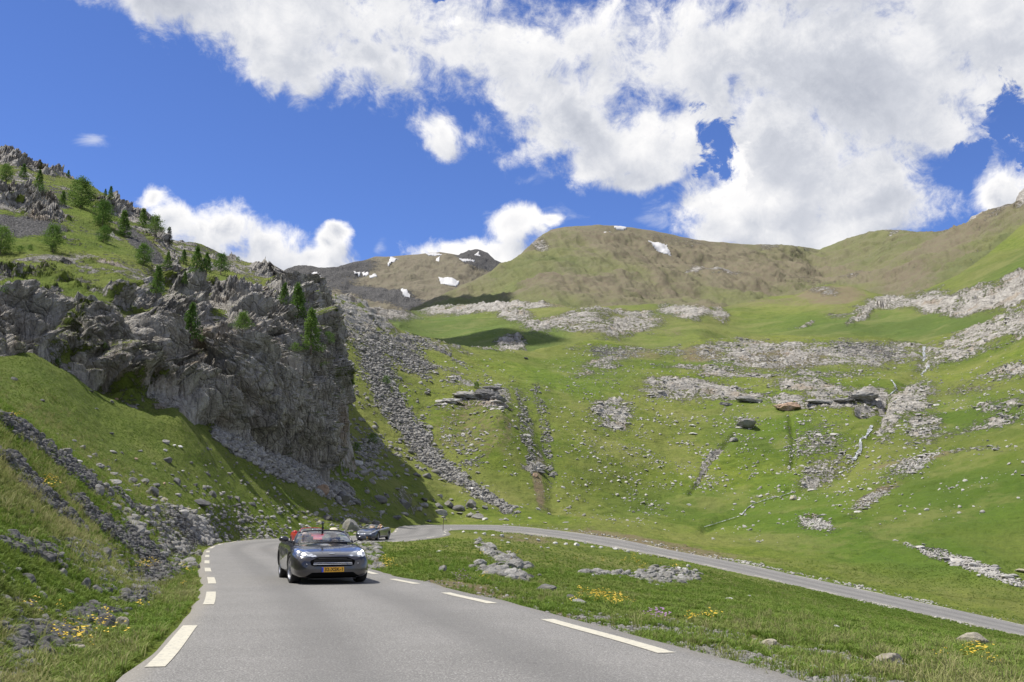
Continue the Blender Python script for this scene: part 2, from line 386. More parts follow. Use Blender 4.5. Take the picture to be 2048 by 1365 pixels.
# pair the edges monotonically: centre line by dynamic matching
def pair(A, B):
    j = 0; out = []
    for i in range(len(A)):
        w = B[j:j + 28]; dd = np.linalg.norm(w[:, :2] - A[i, :2], axis=1) + .02 * np.arange(len(w)); j = j + int(np.argmin(dd)); out.append(j)
    return np.array(out)
PJ = pair(EO, EI)
_io = np.arange(len(EO)); PJs = np.convolve(np.r_[np.full(8, PJ[0]), PJ, np.full(8, PJ[-1])].astype(float), np.ones(17) / 17, 'valid')
EIP = np.stack([np.interp(PJs, np.arange(len(EI)), EI[:, k]) for k in range(3)], 1)
CEN = (EO + EIP) / 2; HALF = np.linalg.norm((EO - EIP)[:, :2], axis=1) / 2
crossv = (EO - EIP); crossv /= np.linalg.norm(crossv[:, :2], axis=1)[:, None]

# ------------------------------------------------------------------ ground height field: control points (u, v, distance)
CTRL = [
    # near left bank
    (0, 1365, 6.6), (150, 1365, 7.6), (-300, 1365, 5.6), (0, 1200, 9.6), (-300, 1100, 8.5), (0, 1080, 12.2), (0, 960, 16.5), (0, 838, 22), (-300, 760, 18), (-300, 650, 23), (60, 868, 26), (130, 905, 31), (200, 945, 38), (300, 1000, 50),
    (370, 1040, 58), (408, 1066, 61), (150, 1050, 20.5), (250, 1150, 18), (330, 1180, 17.5), (300, 1250, 12.2), (385, 1105, 32), (250, 1050, 30), (200, 1250, 11), (100, 1150, 13),
    # behind the bank, the grass slope below the cliff
    (0, 800, 60), (0, 735, 72), (-200, 720, 58), (-200, 620, 78), (60, 700, 79), (130, 735, 83), (200, 788, 85), (360, 826, 87), (420, 842, 98), (480, 858, 103), (560, 905, 110), (640, 935, 120), (720, 950, 133),
    (150, 880, 63), (250, 900, 73), (300, 985, 63), (380, 950, 80), (200, 840, 77), (450, 1010, 80), (460, 930, 93), (550, 1000, 96), (550, 1045, 89), (420, 1062, 68), (480, 1072, 82), (600, 1062, 95), (640, 990, 108), (700, 1010, 119),
    (700, 1050, 104), (760, 1000, 131), (780, 1040, 127), (800, 970, 152), (300, 1200, 24), (340, 1110, 36),
    # verge and hollow right of the near road
    (1500, 1320, 10.6), (1300, 1250, 14.5), (1700, 1340, 10.2), (2048, 1365, 9.6), (2048, 1310, 14), (2350, 1365, 11), (1900, 1290, 22), (2048, 1290, 30), (2350, 1340, 40), (1700, 1240, 24), (1600, 1215, 40), (1500, 1175, 52),
    (1200, 1200, 22), (1100, 1170, 27), (1050, 1140, 33), (1000, 1120, 42), (920, 1092, 58), (850, 1100, 46), (830, 1130, 32), (1200, 1150, 48), (1300, 1155, 60), (1000, 1090, 72), (900, 1080, 85), (1100, 1095, 88), (1200, 1115, 84),
    (1340, 1140, 74), (1400, 1150, 84), (1500, 1170, 86), (1700, 1215, 74), (1850, 1245, 72), (2048, 1278, 72), (2300, 1340, 64), (950, 1070, 106), (1650, 1190, 90), (1000, 1160, 26),
    # beyond the lower road
    (830, 1042, 150), (900, 1038, 158), (1000, 1040, 156), (1100, 1046, 150), (1200, 1060, 144), (1300, 1078, 136), (1450, 1112, 124), (1600, 1140, 117), (1750, 1172, 110), (1900, 1205, 106), (2048, 1238, 99), (2350, 1300, 95),
    (1500, 1095, 140), (1600, 1105, 140), (1700, 1130, 130), (1850, 1160, 122), (2048, 1185, 116), (2350, 1240, 110), (1400, 1062, 168), (1500, 1045, 178), (1300, 1050, 165), (1600, 1060, 160), (1700, 1060, 152), (1850, 1090, 140), (2048, 1120, 130), (2350, 1140, 125),
    (1500, 1010, 195), (1600, 975, 205), (1700, 935, 215), (1760, 890, 225), (1800, 960, 190), (1900, 1000, 165), (2048, 1000, 155), (2350, 980, 150), (1900, 900, 205), (2048, 900, 185), (2350, 850, 180), (1900, 830, 250), (2048, 800, 230), (2350, 740, 220),
    (1950, 740, 310), (2048, 700, 300), (2350, 620, 290), (1400, 1045, 185), (1250, 1040, 172), (1100, 1030, 165), (1000, 1015, 172), (900, 1000, 172),
    # the bowl
    (1000, 950, 190), (1080, 950, 198), (1000, 880, 202), (1080, 850, 228), (1000, 830, 212), (930, 860, 213), (960, 780, 236), (900, 800, 226), (1060, 770, 262), (1180, 1000, 195), (1180, 900, 222), (1180, 800, 265), (1300, 1000, 205), (1300, 900, 235), (1300, 800, 280),
    (1450, 1000, 205), (1450, 900, 238), (1450, 830, 270), (1450, 780, 305), (1550, 900, 240), (1580, 830, 262), (1650, 880, 240), (1680, 960, 215), (1650, 800, 275), (1740, 830, 262), (1600, 745, 335), (1450, 745, 330), (1300, 745, 320), (1800, 745, 330), (1850, 780, 285), (1700, 770, 300),
    (1200, 745, 320), (1100, 735, 325), (980, 740, 290), (900, 730, 262), (1000, 712, 325), (1150, 700, 365), (1270, 705, 375), (1400, 715, 365), (1560, 715, 372), (1700, 715, 372), (1830, 720, 360),
    # talus behind the cliff
    (700, 900, 166), (720, 700, 232), (720, 800, 200), (760, 900, 182), (800, 930, 178), (850, 980, 167), (950, 1000, 172), (780, 750, 228), (850, 820, 219), (880, 900, 198), (950, 960, 184), (700, 640, 244), (800, 700, 250), (560, 800, 175), (560, 600, 225), (640, 900, 150), (620, 700, 210),
    (400, 900, 115), (200, 850, 105), (0, 780, 90), (-200, 700, 90),
]
RIDGE = np.array([(540, 620, 205), (600, 600, 228), (650, 590, 248), (700, 592, 264), (740, 610, 268), (775, 640, 272), (800, 660, 281), (850, 677, 300), (920, 691, 330), (1000, 697, 350), (1060, 700, 362), (1130, 690, 380), (1190, 678, 395), (1230, 681, 402),
    (1300, 697, 410), (1350, 692, 412), (1400, 680, 405), (1480, 676, 420), (1600, 673, 432), (1700, 673, 440), (1850, 681, 436), (1920, 662, 420), (1980, 640, 405), (2048, 608, 390), (2200, 560, 375), (2500, 470, 350)], float)
ra, rs = pix(RIDGE[:, 0], RIDGE[:, 1]); rl = np.log(RIDGE[:, 2])
KL = .42
def base_s(y): return (zroad(np.minimum(y, 99)) - CAM_Z - .028 * np.maximum(np.minimum(y, 200) - 99, 0)) / y
cc = np.array(CTRL, float); ca, cs = pix(cc[:, 0], cc[:, 1]); cd = cc[:, 2]
rp = []
for P in (EO, EI):
    q = P[(P[:, 1] > 3.5)][::9]; rp.append(q)
rp = np.vstack(rp)
Xa = np.r_[ca, rp[:, 0] / rp[:, 1], ra]; Xd = np.r_[cd, rp[:, 1], RIDGE[:, 2]]
Xs = np.r_[cs, (rp[:, 2] - CAM_Z) / rp[:, 1], rs]
tps = TPS(np.stack([Xa, np.log(Xd) * KL], 1), Xs - base_s(Xd), lam=2e-5)

AMIN, AMAX = -.62, .60
NC = 900
acol = np.linspace(AMIN, AMAX, NC)
rows = np.r_[np.exp(np.arange(math.log(2.2), math.log(112), .0075)), np.exp(np.arange(math.log(112), math.log(470), .0028))]
NR = len(rows)
A2, Y2 = np.meshgrid(acol, rows)
# evaluate on a coarser grid, then refine
ci = np.arange(0, NC, 3); 
if ci[-1] != NC - 1: ci = np.r_[ci, NC - 1]
ri = np.arange(0, NR, 3)
if ri[-1] != NR - 1: ri = np.r_[ri, NR - 1]
Ac, Yc = np.meshgrid(acol[ci], rows[ri])
Sc = tps(np.stack([Ac.ravel(), np.log(Yc.ravel()) * KL], 1)).reshape(Ac.shape)
tmp = np.stack([np.interp(np.arange(NC), ci, Sc[i]) for i in range(len(ri))])
fr = np.interp(np.arange(NR), ri, np.arange(len(ri))); i0 = np.minimum(fr.astype(int), len(ri) - 2); f = (fr - i0)[:, None]
S2 = tmp[i0] * (1 - f) + tmp[i0 + 1] * f + base_s(Y2)
# beyond the ridge the ground falls away behind it
lr = np.interp(acol, ra, rl); sr = np.interp(acol, ra, rs)
beyond = np.log(Y2) - lr[None]
S2 = np.where((beyond > 0) & (A2 > ra[0]), sr[None] - np.maximum(beyond, 0) * .9, S2)
X2 = A2 * Y2; Z2 = S2 * Y2 + CAM_Z
U2, V2 = unpix(A2, S2)

# distance to the road
def road_dist(x, y):
    """distance outside the painted edge line (negative inside) and road height"""
    shp = np.shape(x); x = np.ravel(x); y = np.ravel(y)
    best = np.full(len(x), 1e9); zz = np.zeros(len(x))
    C = CEN[::2]; Hh = HALF[::2]; E1 = EO[::2]; E2 = EIP[::2]
    for i in range(0, len(x), 40000):
        q = np.stack([x[i:i + 40000], y[i:i + 40000]], 1)
        d = np.sqrt(((q[:, None, :] - C[None, :, :2]) ** 2).sum(-1)); j = (d - Hh[None] * .98).argmin(1)
        a, b = E2[j], E1[j]; ab = (b - a)[:, :2]; t = ((q - a[:, :2]) * ab).sum(1) / (ab * ab).sum(1)
        best[i:i + 40000] = d[np.arange(len(q)), j] - Hh[j]
        zz[i:i + 40000] = a[:, 2] + (b[:, 2] - a[:, 2]) * np.clip(t, -.15, 1.15)
    return best.reshape(shp), zz.reshape(shp)
near = (Y2 < 150)
RD = np.full(Y2.shape, 99.); RZ = np.zeros(Y2.shape)
RD[near], RZ[near] = road_dist(X2[near], Y2[near])

# ---- surface masks, painted on the ground where the photograph shows them
ROCK = [(1540, 712, 150, 32, 2, 1), (1700, 710, 120, 28, 4, 1), (1440, 705, 60, 26, 10, .9), (1820, 700, 70, 22, 0, .9), (1950, 680, 110, 30, -20, 1), (2048, 640, 90, 36, -20, 1), (1400, 780, 110, 20, 8, 1.1), (1330, 765, 50, 14, 5, 1),
        (1330, 790, 80, 12, 10, .8), (1650, 782, 110, 22, 8, .95), (1740, 790, 40, 22, 0, 1.1), (1560, 800, 100, 10, 6, 1.1), (1680, 808, 80, 9, 2, 1.1), (1820, 800, 60, 34, -30, 1), (1850, 850, 50, 34, 60, .8), (1780, 850, 24, 40, 10, 1),
        (1650, 900, 56, 66, -60, .62), (1640, 950, 50, 24, -20, .8), (1480, 750, 130, 9, 2, .85), (1640, 748, 110, 7, 2, .85), (1420, 738, 130, 6, 2, .8), (1230, 720, 110, 22, -22, .72), (1330, 700, 60, 14, 10, .7), (1210, 740, 70, 30, -10, .45),
        (1225, 828, 46, 28, 5, 1.15), (1215, 806, 30, 8, -5, 1.1), (950, 800, 80, 18, -8, .8), (985, 795, 34, 26, 10, 1.2), (1180, 696, 60, 10, 0, .5), (850, 688, 90, 14, 12, .9), (980, 695, 50, 7, 2, .8), (1050, 800, 26, 30, 70, .55),
        (2000, 810, 60, 16, -8, .9), (1990, 845, 70, 16, -8, .9), (1960, 770, 80, 14, -12, .6), (2020, 745, 80, 18, -15, .9), (1870, 720, 60, 16, -30, .7), (1830, 930, 60, 16, -25, .75), (1920, 905, 80, 9, -4, .6), (1870, 880, 70, 14, -10, .5),
        (1740, 1000, 60, 12, -30, .75), (1630, 1048, 44, 14, 10, .85), (1960, 1135, 130, 12, 20, .85), (1850, 1105, 50, 5, 22, .7), (1900, 910, 150, 5, -3, .5), (1490, 845, 26, 12, 0, 1.1), (1700, 870, 60, 8, 35, .4),
        (700, 640, 90, 40, 30, .9), (760, 620, 40, 26, 40, 1), (690, 590, 60, 16, 5, .95), (860, 775, 90, 18, 10, .35), (900, 745, 60, 8, 5, .6), (910, 765, 40, 10, 10, .7), (1000, 855, 60, 8, 10, .3), 
        (1076, 930, 16, 26, 80, .75), (1060, 860, 10, 60, 4, .4), (1415, 930, 8, 60, 35, .75), (1225, 1000, 200, 70, 0, .12), (1300, 860, 260, 80, 10, .2), (1500, 880, 140, 60, 0, .18), (790, 740, 60, 40, 20, .3), (450, 1085, 8, 4, 0, .1)]
SCREE = [(790, 700, 90, 26, 30, .9), (752, 735, 70, 34, 65, .85), (785, 810, 80, 26, 55, .85), (835, 876, 85, 20, 52, 1), (735, 900, 30, 30, 0, .6), (890, 940, 80, 18, 38, 1), (980, 1000, 60, 10, 30, .95), (1740, 702, 80, 18, 4, .9), (1220, 705, 50, 14, 5, .7), (480, 890, 60, 22, 30, 1.1), (580, 940, 90, 22, 28, 1.15), (660, 980, 60, 18, 22, .9),
         (60, 880, 90, 13, 32, 1.1), (150, 945, 90, 13, 36, 1.05), (30, 940, 70, 12, 35, 1.1), (90, 1000, 90, 14, 40, .9), (220, 1060, 110, 15, 38, 1.05), (300, 1100, 90, 17, 34, 1.1), (270, 1010, 70, 9, 36, .9), (340, 1060, 80, 10, 32, .9), (380, 1080, 60, 18, 10, 1.2), (340, 1130, 70, 26, -12, 1.1),
         (385, 1045, 60, 16, 22, 1.1), (300, 1165, 60, 12, -10, .9), (200, 1200, 70, 20, 0, .6), (60, 1100, 90, 20, 20, .5), (90, 1230, 90, 25, 0, .5), (880, 705, 60, 7, 30, .8), (940, 900, 70, 40, 70, .35), (950, 850, 90, 50, 0, .28), (720, 930, 60, 8, 20, .6), (1050, 860, 14, 110, -12, .55), (1090, 860, 12, 120, -10, .5)]
DRY = [(1300, 1090, 190, 16, 8, .85), (1050, 1080, 80, 10, 5, .6), (1640, 1290, 260, 30, 12, .9), (1400, 1260, 120, 14, 16, .7), (950, 860, 120, 60, 0, .5), (1080, 960, 12, 60, 0, .8), (1750, 990, 60, 12, -30, .7), (1560, 720, 120, 26, 0, .7), (1830, 920, 120, 10, -8, .6), (1280, 710, 60, 12, 5, .6), (50, 990, 200, 60, 35, .55), (250, 1000, 140, 30, 35, .5),
       (120, 500, 10, 10, 0, .1), (1400, 705, 50, 20, 0, .7), (1150, 1230, 100, 14, 12, .5), (1000, 1190, 100, 12, 10, .4), (600, 1020, 90, 14, 25, .4)]
LUSH = [(1750, 1080, 330, 60, 12, 1), (1950, 1000, 200, 80, 0, 1), (1600, 1000, 120, 50, 0, .8), (1450, 1010, 200, 40, 0, .7), (1950, 830, 140, 40, 0, .8), (1150, 760, 120, 40, 0, .6), (60, 780, 260, 80, 20, .55), (300, 900, 250, 60, 30, .55), (1700, 1230, 350, 50, 12, .9), (1500, 730, 200, 14, 0, .7), (1540, 860, 120, 60, 0, .7)]
def masks(U, V, X, Y, Z):
    Pn = np.stack([X.ravel(), Y.ravel(), Z.ravel()], 1)
    w = 10 + 0 * U
    wu = (fbm(Pn * np.array([.05, .05, .05]), 4, 3).reshape(U.shape)) * 26; wv = (fbm(Pn * .06 + 31, 4, 9).reshape(U.shape)) * 12
    fr = .66 + .95 * fbm(Pn * np.array([.10, .10, .22]), 4, 12, .62).reshape(U.shape)
    return ell(U + wu, V + wv, ROCK) * np.clip(fr, 0, 1.25), ell(U + wu, V + wv, SCREE) * np.clip(.80 + .9 * fbm(Pn * .35, 4, 14, .6).reshape(U.shape), 0, 1.2), ell(U + wu, V + wv, DRY), ell(U + wu, V + wv, LUSH)
mR, mS, mD, mL = masks(U2, V2, X2, Y2, Z2)
mD = np.maximum(mD, 1.1 * sstep(-RD, -2.6, -.6) * (U2 > 850) * (Y2 < 26) * np.clip(.75 + 2.4 * fbm(np.stack([X2.ravel(), Y2.ravel(), 0 * X2.ravel()], 1) * .5, 3, 44).reshape(Y2.shape), 0, 1)); front = sstep(RD, .4, 3.0); mR = mR * front; mS = mS * sstep(RD, .2, 1.2)
far_fade = sstep(Y2, 100, 160)
Pn = np.stack([X2.ravel(), Y2.ravel(), Z2.ravel()], 1)
mid = fbm(Pn * .045, 4, 21).reshape(Y2.shape) * 2.2 * sstep(Y2, 60, 200) * np.clip(RD / 15, 0, 1)
mid += fbm(Pn * .22, 3, 22).reshape(Y2.shape) * .62 * np.clip(RD / 8, 0, 1) * sstep(Y2, 30, 90)
mid += fbm(Pn * np.array([.5, .5, 2.2]), 3, 24, .6).reshape(Y2.shape) * .16 * sstep(Y2, 40, 60) * (Y2 < 300) * np.clip(RD / 4, 0, 1)
fine = fbm(Pn * 1.1, 4, 5, .55).reshape(Y2.shape) * np.clip(RD / 2.5, 0, 1) * (.12 + .10 * sstep(Y2, 40, 150))
small = fbm(Pn * 5., 3, 8, .6).reshape(Y2.shape) * np.clip(RD / 1., 0, 1) * .035 * (1 - sstep(Y2, 25, 60))
# the cavern under the ledge and the stream gullies
def trench(pts, wpx, depth):
    d = np.full(U2.shape, 1e9)
    for (u1, v1), (u2, v2) in zip(pts[:-1], pts[1:]):
        L2 = (u2 - u1) ** 2 + (v2 - v1) ** 2; t = np.clip(((U2 - u1) * (u2 - u1) + (V2 - v1) * (v2 - v1)) / L2, 0, 1)
        d = np.minimum(d, np.hypot(U2 - u1 - t * (u2 - u1), V2 - v1 - t * (v2 - v1)))
    return -depth * np.exp(-(d / wpx) ** 2) * (Y2 > 120)
Zt = Z2 + mid + fine + small
tw = Zt / 1.35 + fbm(Pn * .07, 3, 36).reshape(Y2.shape) * 3; tf = tw - np.floor(tw)
Zt += (sstep(tf, .35, .8) - tf) * .55 * sstep(Y2, 75, 150) * np.clip(.4 + 1.6 * fbm(Pn * .03, 3, 37).reshape(Y2.shape), 0, 1) * (mR < .2)
Zt += trench([(1045, 770), (1060, 830), (1085, 880), (1100, 940), (1105, 1010)], 16, .9)
Zt += trench([(1775, 800), (1755, 860), (1722, 900), (1690, 935), (1590, 980), (1500, 1010), (1410, 1055)], 9, 1.0)
Zt += trench([(1850, 690), (1845, 740), (1800, 775)], 9, 1.2) + trench([(1582, 830), (1590, 880), (1585, 930)], 8, 1.2) + trench([(1470, 870), (1415, 930), (1380, 985)], 5, .8)
Zt += trench([(1722, 824), (1768, 815)], 9, 3.4)
# rock ledges: the slope becomes steps where rock shows
Pt = np.stack([X2.ravel(), Y2.ravel(), Zt.ravel()], 1)
sel = (mR > .12).ravel() & (Y2 > 90).ravel()
if sel.any():
    q = Pt[sel]; stepn = q[:, 2] + .06 * q[:, 0] + fbm(q * .06, 3, 41) * 3.2; st = 2.1
    fr_ = stepn / st - np.floor(stepn / st); terr = (sstep(fr_, .42, .82) - fr_) * st
    v1, e1 = facets(q * np.array([.30, .30, .55]), 3); v2, e2 = facets(q * np.array([.9, .9, 1.5]) + fbm(q * .4, 2, 2)[:, None] * .5, 4)
    amt = sstep(mR.ravel()[sel], .25, .8)
    dz = amt * (terr * .95 + e1 * (v1 * .7 + .3) + e2 * (v2 * .34 + .15))
    zz = Zt.ravel(); zz[sel] += dz; Zt = zz.reshape(Zt.shape)
sel = (mS > .2).ravel() & (Y2 < 260).ravel()
q = Pt[sel]; v1, e1 = facets(q * 1.6, 13); zz = Zt.ravel(); zz[sel] += sstep(mS.ravel()[sel], .3, .8) * (v1 * .16 + .05); Zt = zz.reshape(Zt.shape)
# keep the skyline of this ground clear of the noise and sink it under the road
verge = sstep(RD, .22, 2.2)
Zt = np.where(near, RZ - .07 + (Zt - (RZ - .07)) * verge, Zt)
Zt = np.where(RD < .3, RZ - .09, Zt)
Zt = np.where((RD >= .3) & (RD < 3) & near, np.maximum(Zt, RZ - .45), Zt)
Z2 = Zt; S2 = (Z2 - CAM_Z) / Y2
U2, V2 = unpix(A2, S2)
# first visible row per column -> visibility
cm = np.maximum.accumulate(S2, axis=0); VIS = (S2 >= cm - 1e-4)
keep = np.ones((NR - 1, NC - 1), bool)
cut = (A2 < pix(545, 600)[0]) & (Y2 > 135); cut |= (beyond > .10) & (A2 > ra[0])
keep &= ~(cut[:-1, :-1] & cut[1:, 1:])
used = np.zeros(NR * NC, bool); gf = grid_faces(NR, NC, keep); used[gf.ravel()] = True
remap = np.cumsum(used) - 1; gfr = remap[gf]
GP = np.stack([X2.ravel(), Y2.ravel(), Z2.ravel()], 1)
me = mesh_from('ground', GP[used], gfr, True)
for nme, arr in (('rock', mR), ('scree', mS), ('dry', mD), ('lush', mL), ('steepk', .30 * sstep(Y2, 90, 140) + .20)): set_attr(me, nme, arr.ravel()[used])
ground = link('ground', me, M_GROUND, kind='structure'); ground['label'] = 'green alpine meadow slopes with grey scree and rock ledges'
print('ground', len(me.vertices), time.time() - T0)

def ground_pt(u, v):
    """first ground point seen through pixel (u, v)"""
    a, s = pix(u, v); j = (float(a) - AMIN) / (AMAX - AMIN) * (NC - 1); j0 = int(min(max(math.floor(j), 0), NC - 2)); f = j - j0
    col = S2[:, j0] * (1 - f) + S2[:, j0 + 1] * f
    i = int(np.argmax(col >= s))
    if col[i] < s: i = int(np.argmax(col)); y = rows[i]; return Vector((a * y, y, col[i] * y + CAM_Z))
    if i == 0: y = rows[0]
    else:
        t = (s - col[i - 1]) / max(col[i] - col[i - 1], 1e-9); y = rows[i - 1] + (rows[i] - rows[i - 1]) * t
    return Vector((float(a) * y, y, float(s) * y + CAM_Z))
def ground_z(x, y):
    x = np.asarray(x, float); y = np.asarray(y, float)
    j = np.clip((x / y - AMIN) / (AMAX - AMIN) * (NC - 1), 0, NC - 1.001); i = np.clip(np.interp(y, rows, np.arange(NR)), 0, NR - 1.001)
    i0 = i.astype(int); j0 = j.astype(int); fi = i - i0; fj = j - j0
    return (Z2[i0, j0] * (1 - fi) + Z2[i0 + 1, j0] * fi) * (1 - fj) + (Z2[i0, j0 + 1] * (1 - fi) + Z2[i0 + 1, j0 + 1] * fi) * fj

# ------------------------------------------------------------------ patches seen beyond: hills, mountains, the cliff
def arc(pts, n):
    p = np.array(pts, float); d = np.r_[0, np.cumsum(np.linalg.norm(np.diff(p, axis=0), axis=1))]; d /= d[-1]
    t = np.linspace(0, 1, n); return np.stack([np.interp(t, d, p[:, 0]), np.interp(t, d, p[:, 1])], 1)
def coons(top, bottom, left, right, nu, nv):
    Tt, Bt, Lt, Rt = arc(top, nu), arc(bottom, nu), arc(left, nv), arc(right, nv)
    u = np.linspace(0, 1, nu)[None, :, None]; v = np.linspace(0, 1, nv)[:, None, None]
    return (1 - v) * Bt[None] + v * Tt[None] + (1 - u) * Lt[:, None] + u * Rt[:, None] - ((1 - u) * (1 - v) * Bt[0] + u * (1 - v) * Bt[-1] + (1 - u) * v * Tt[0] + u * v * Tt[-1])
def normals_grid(P):
    du = np.gradient(P, axis=1); dv = np.gradient(P, axis=0); n = np.cross(du, dv); n /= np.linalg.norm(n, axis=-1, keepdims=True) + 1e-9
    return n
def patch(UV, depth_ctrl, fold_top=8, fold_len=.25, fold_right=0, fine_fn=None):
    nv, nu = UV.shape[:2]; dc = np.array(depth_ctrl, float)
    tp = TPS(dc[:, :2] / 500., np.log(dc[:, 2]), 1e-5)
    D = np.exp(tp(UV.reshape(-1, 2) / 500.)).reshape(nv, nu)
    a, s = pix(UV[..., 0], UV[..., 1]); P = np.stack([a * D, D, s * D + CAM_Z], -1)
    N = normals_grid(P)
    return P, N, D
print('lib', time.time() - T0)

M_FAR = terrain_material('mountain_ground', 4.0, drysoft=.35, grey=.5)
M_ASH = terrain_material('dark_mountain_ground', 8.0, drysoft=.2, grey=.7)
def finish_patch(name, P, N, UV, mat, att, label, fold=(6, 40., 30.), smooth=True, right=None):
    """close the patch: rows (and columns) folded away behind its skyline; returns object"""
    nv, nu = P.shape[:2]
    if name == 'rocky_hillside':
        low = []
        for k in (3, 2, 1):
            b_ = P[0].copy(); b_[:, 2] -= 3.2 * k; b_[:, 1] -= .3 * k; low.append(b_[None])
        P = np.concatenate(low + [P]); att = {k: np.concatenate([np.repeat(v[:1], 3, 0), v]) for k, v in att.items()}
    rowsx = [P]; A = {k: [v] for k, v in att.items()}
    last = P[-1]; away = last - np.array([0, 0, CAM_Z]); away[:, 2] = 0; away /= np.linalg.norm(away, axis=1, keepdims=True)
    for k in range(1, fold[0] + 1):
        t = k / fold[0]; q = last + away * fold[1] * t; q = q.copy(); q[:, 2] -= fold[2] * t ** 1.5
        rowsx.append(q[None])
        for kk in A: A[kk].append(att[kk][-1:])
    P2 = np.concatenate(rowsx); A = {k: np.concatenate(v) for k, v in A.items()}
    if right:
        last = P2[:, -1]; cols = [P2]; AA = {k: [v] for k, v in A.items()}
        for k in range(1, right[0] + 1):
            t = k / right[0]; q = last.copy(); q[:, 1] += right[1] * t; q[:, 0] += -right[2] * t ** 1.5 + last[:, 0] / last[:, 1] * right[1] * t
            cols.append(q[:, None])
            for kk in AA: AA[kk].append(A[kk][:, -1:])
        P2 = np.concatenate(cols, 1); A = {k: np.concatenate(v, 1) for k, v in AA.items()}
    me = mesh_from(name, P2.reshape(-1, 3), grid_faces(*P2.shape[:2]), smooth)
    for k, v in A.items(): set_attr(me, k, v)
    o = link(name, me, mat, kind='structure'); o['label'] = label; return o

# ---- far dark mountain with snow
def hgrid(top, vb, nu, nv, u0, u1):
    uu = np.linspace(u0, u1, nu); tp = np.array(top, float); vt = np.interp(uu, tp[:, 0], tp[:, 1]); t = np.linspace(0, 1, nv)[:, None]
    vb = np.interp(uu, *np.array(vb, float).T) if isinstance(vb, list) else np.full(nu, vb)
    return np.stack([np.repeat(uu[None], nv, 0), vb[None] * (1 - t) + vt[None] * t], -1)
TA = [(520, 560), (580, 536), (605, 531), (650, 538), (680, 533), (720, 522), (750, 514), (800, 512), (850, 507), (880, 505), (915, 511), (938, 501), (955, 498), (975, 506), (990, 520), (1005, 526), (1060, 560)]
UVA = hgrid(TA, 660, 330, 110, 520, 1060)
PA, NA, DA = patch(UVA, [(520, 660, 2300), (1060, 660, 2300), (790, 660, 2200), (520, 560, 3000), (700, 525, 3200), (700, 590, 2700), (850, 508, 3300), (850, 560, 2900), (955, 498, 3900), (940, 540, 3100), (1060, 555, 3500), (800, 610, 2500)])
q = PA.reshape(-1, 3); hh = UVA[..., 1]
n1 = fbm(q * np.array([.006, .006, .002]), 5, 51, .55, True).reshape(hh.shape); n2 = fbm(q * .02, 5, 55, .6).reshape(hh.shape)
PA = PA + NA * (n1 * 26 + n2 * 14)[..., None] * sstep(np.linspace(1, 0, UVA.shape[0]), .0, .12)[:, None, None]
PA[..., 2] += (vnoise(q * .015, 5).reshape(hh.shape) * 5)
dark = np.maximum(ell(UVA[..., 0], UVA[..., 1], [(600, 550, 100, 34, 12, 1.1), (690, 545, 60, 26, -10, .8), (965, 520, 50, 26, 25, 1.3), (760, 603, 90, 14, 12, 1)]), 0)
farA = finish_patch('mountain', PA, NA, UVA, M_ASH, dict(rock=.10 + .0 * hh, scree=.1 + dark, dry=1.1 + 0 * hh, lush=0 * hh, steepk=.25 + 0 * hh), 'dark brown rocky peak with snow patches far behind the valley', (6, 500, 300))

# ---- round mountain and the long ridge to the right of it
TB = [(760, 660), (820, 620), (850, 605), (880, 592), (930, 568), (980, 545), (1030, 517), (1050, 500), (1062, 488), (1075, 477), (1090, 466), (1105, 459), (1130, 454), (1165, 452), (1200, 450), (1240, 452), (1270, 457), (1300, 461), (1350, 471), (1400, 481), (1450, 486), (1490, 489), (1540, 490), (1560, 489), (1600, 493), (1640, 499),
      (1665, 489), (1700, 475), (1730, 467), (1765, 460), (1800, 460), (1830, 464), (1880, 463), (1900, 458), (1935, 446), (1950, 432), (1975, 422), (2010, 410), (2030, 406), (2038, 388), (2052, 372), (2100, 350), (2300, 290)]
UVB = hgrid(TB, [(760, 670), (1000, 660), (1600, 640), (1900, 640), (2300, 600)], 700, 130, 762, 2300)
PB, NB, DB = patch(UVB, [(760, 665, 1000), (900, 650, 950), (1100, 640, 900), (1400, 640, 900), (1650, 630, 1000), (1850, 600, 900), (2300, 590, 800), (1200, 450, 1750), (1080, 475, 1650), (980, 545, 1400), (1400, 481, 1850), (1560, 490, 2000), (1640, 499, 2150), (1765, 460, 1950), (1900, 458, 1650), (2050, 380, 1400), (2300, 290, 1200),
                         (1200, 540, 1300), (1400, 560, 1400), (1640, 570, 1600), (1750, 540, 1600), (1900, 520, 1250), (2050, 470, 1100), (880, 592, 1250), (1100, 560, 1180), (900, 620, 1080), (1300, 600, 1080)])
q = PB.reshape(-1, 3); sh = UVB.shape[:2]; edge = sstep(np.linspace(1, 0, sh[0]), 0, .10)[:, None]
gul = fbm(np.stack([q[:, 0] * .020 + q[:, 1] * .004, q[:, 1] * .0022, q[:, 2] * .0035], 1) + fbm(q * .004, 3, 60)[:, None] * .8, 4, 61, .6, True).reshape(sh)
n2 = fbm(q * .006, 5, 65, .55).reshape(sh); n3 = fbm(q * .03, 4, 66, .6).reshape(sh)
stk = fbm(np.stack([q[:, 0] * .075 + q[:, 1] * .01, q[:, 1] * .004, q[:, 2] * .009], 1) + fbm(q * .01, 3, 68)[:, None] * .5, 3, 67, .6).reshape(sh)
gk = .25 + .75 * sstep(UVB[..., 0], 1350, 1650)
PB = PB + NB * (gul * 13 * gk + n2 * 34 + n3 * 8 + stk * 5)[..., None] * edge[..., None]
PB[..., 2] += (fbm(q * .035, 3, 5).reshape(sh) * 2.5) + np.maximum(fbm(q * .02, 3, 8).reshape(sh), 0) * 9 * sstep(UVB[..., 0], 1880, 2000)
uB, vB = UVB[..., 0] + n2 * 40, UVB[..., 1] + n2 * 22
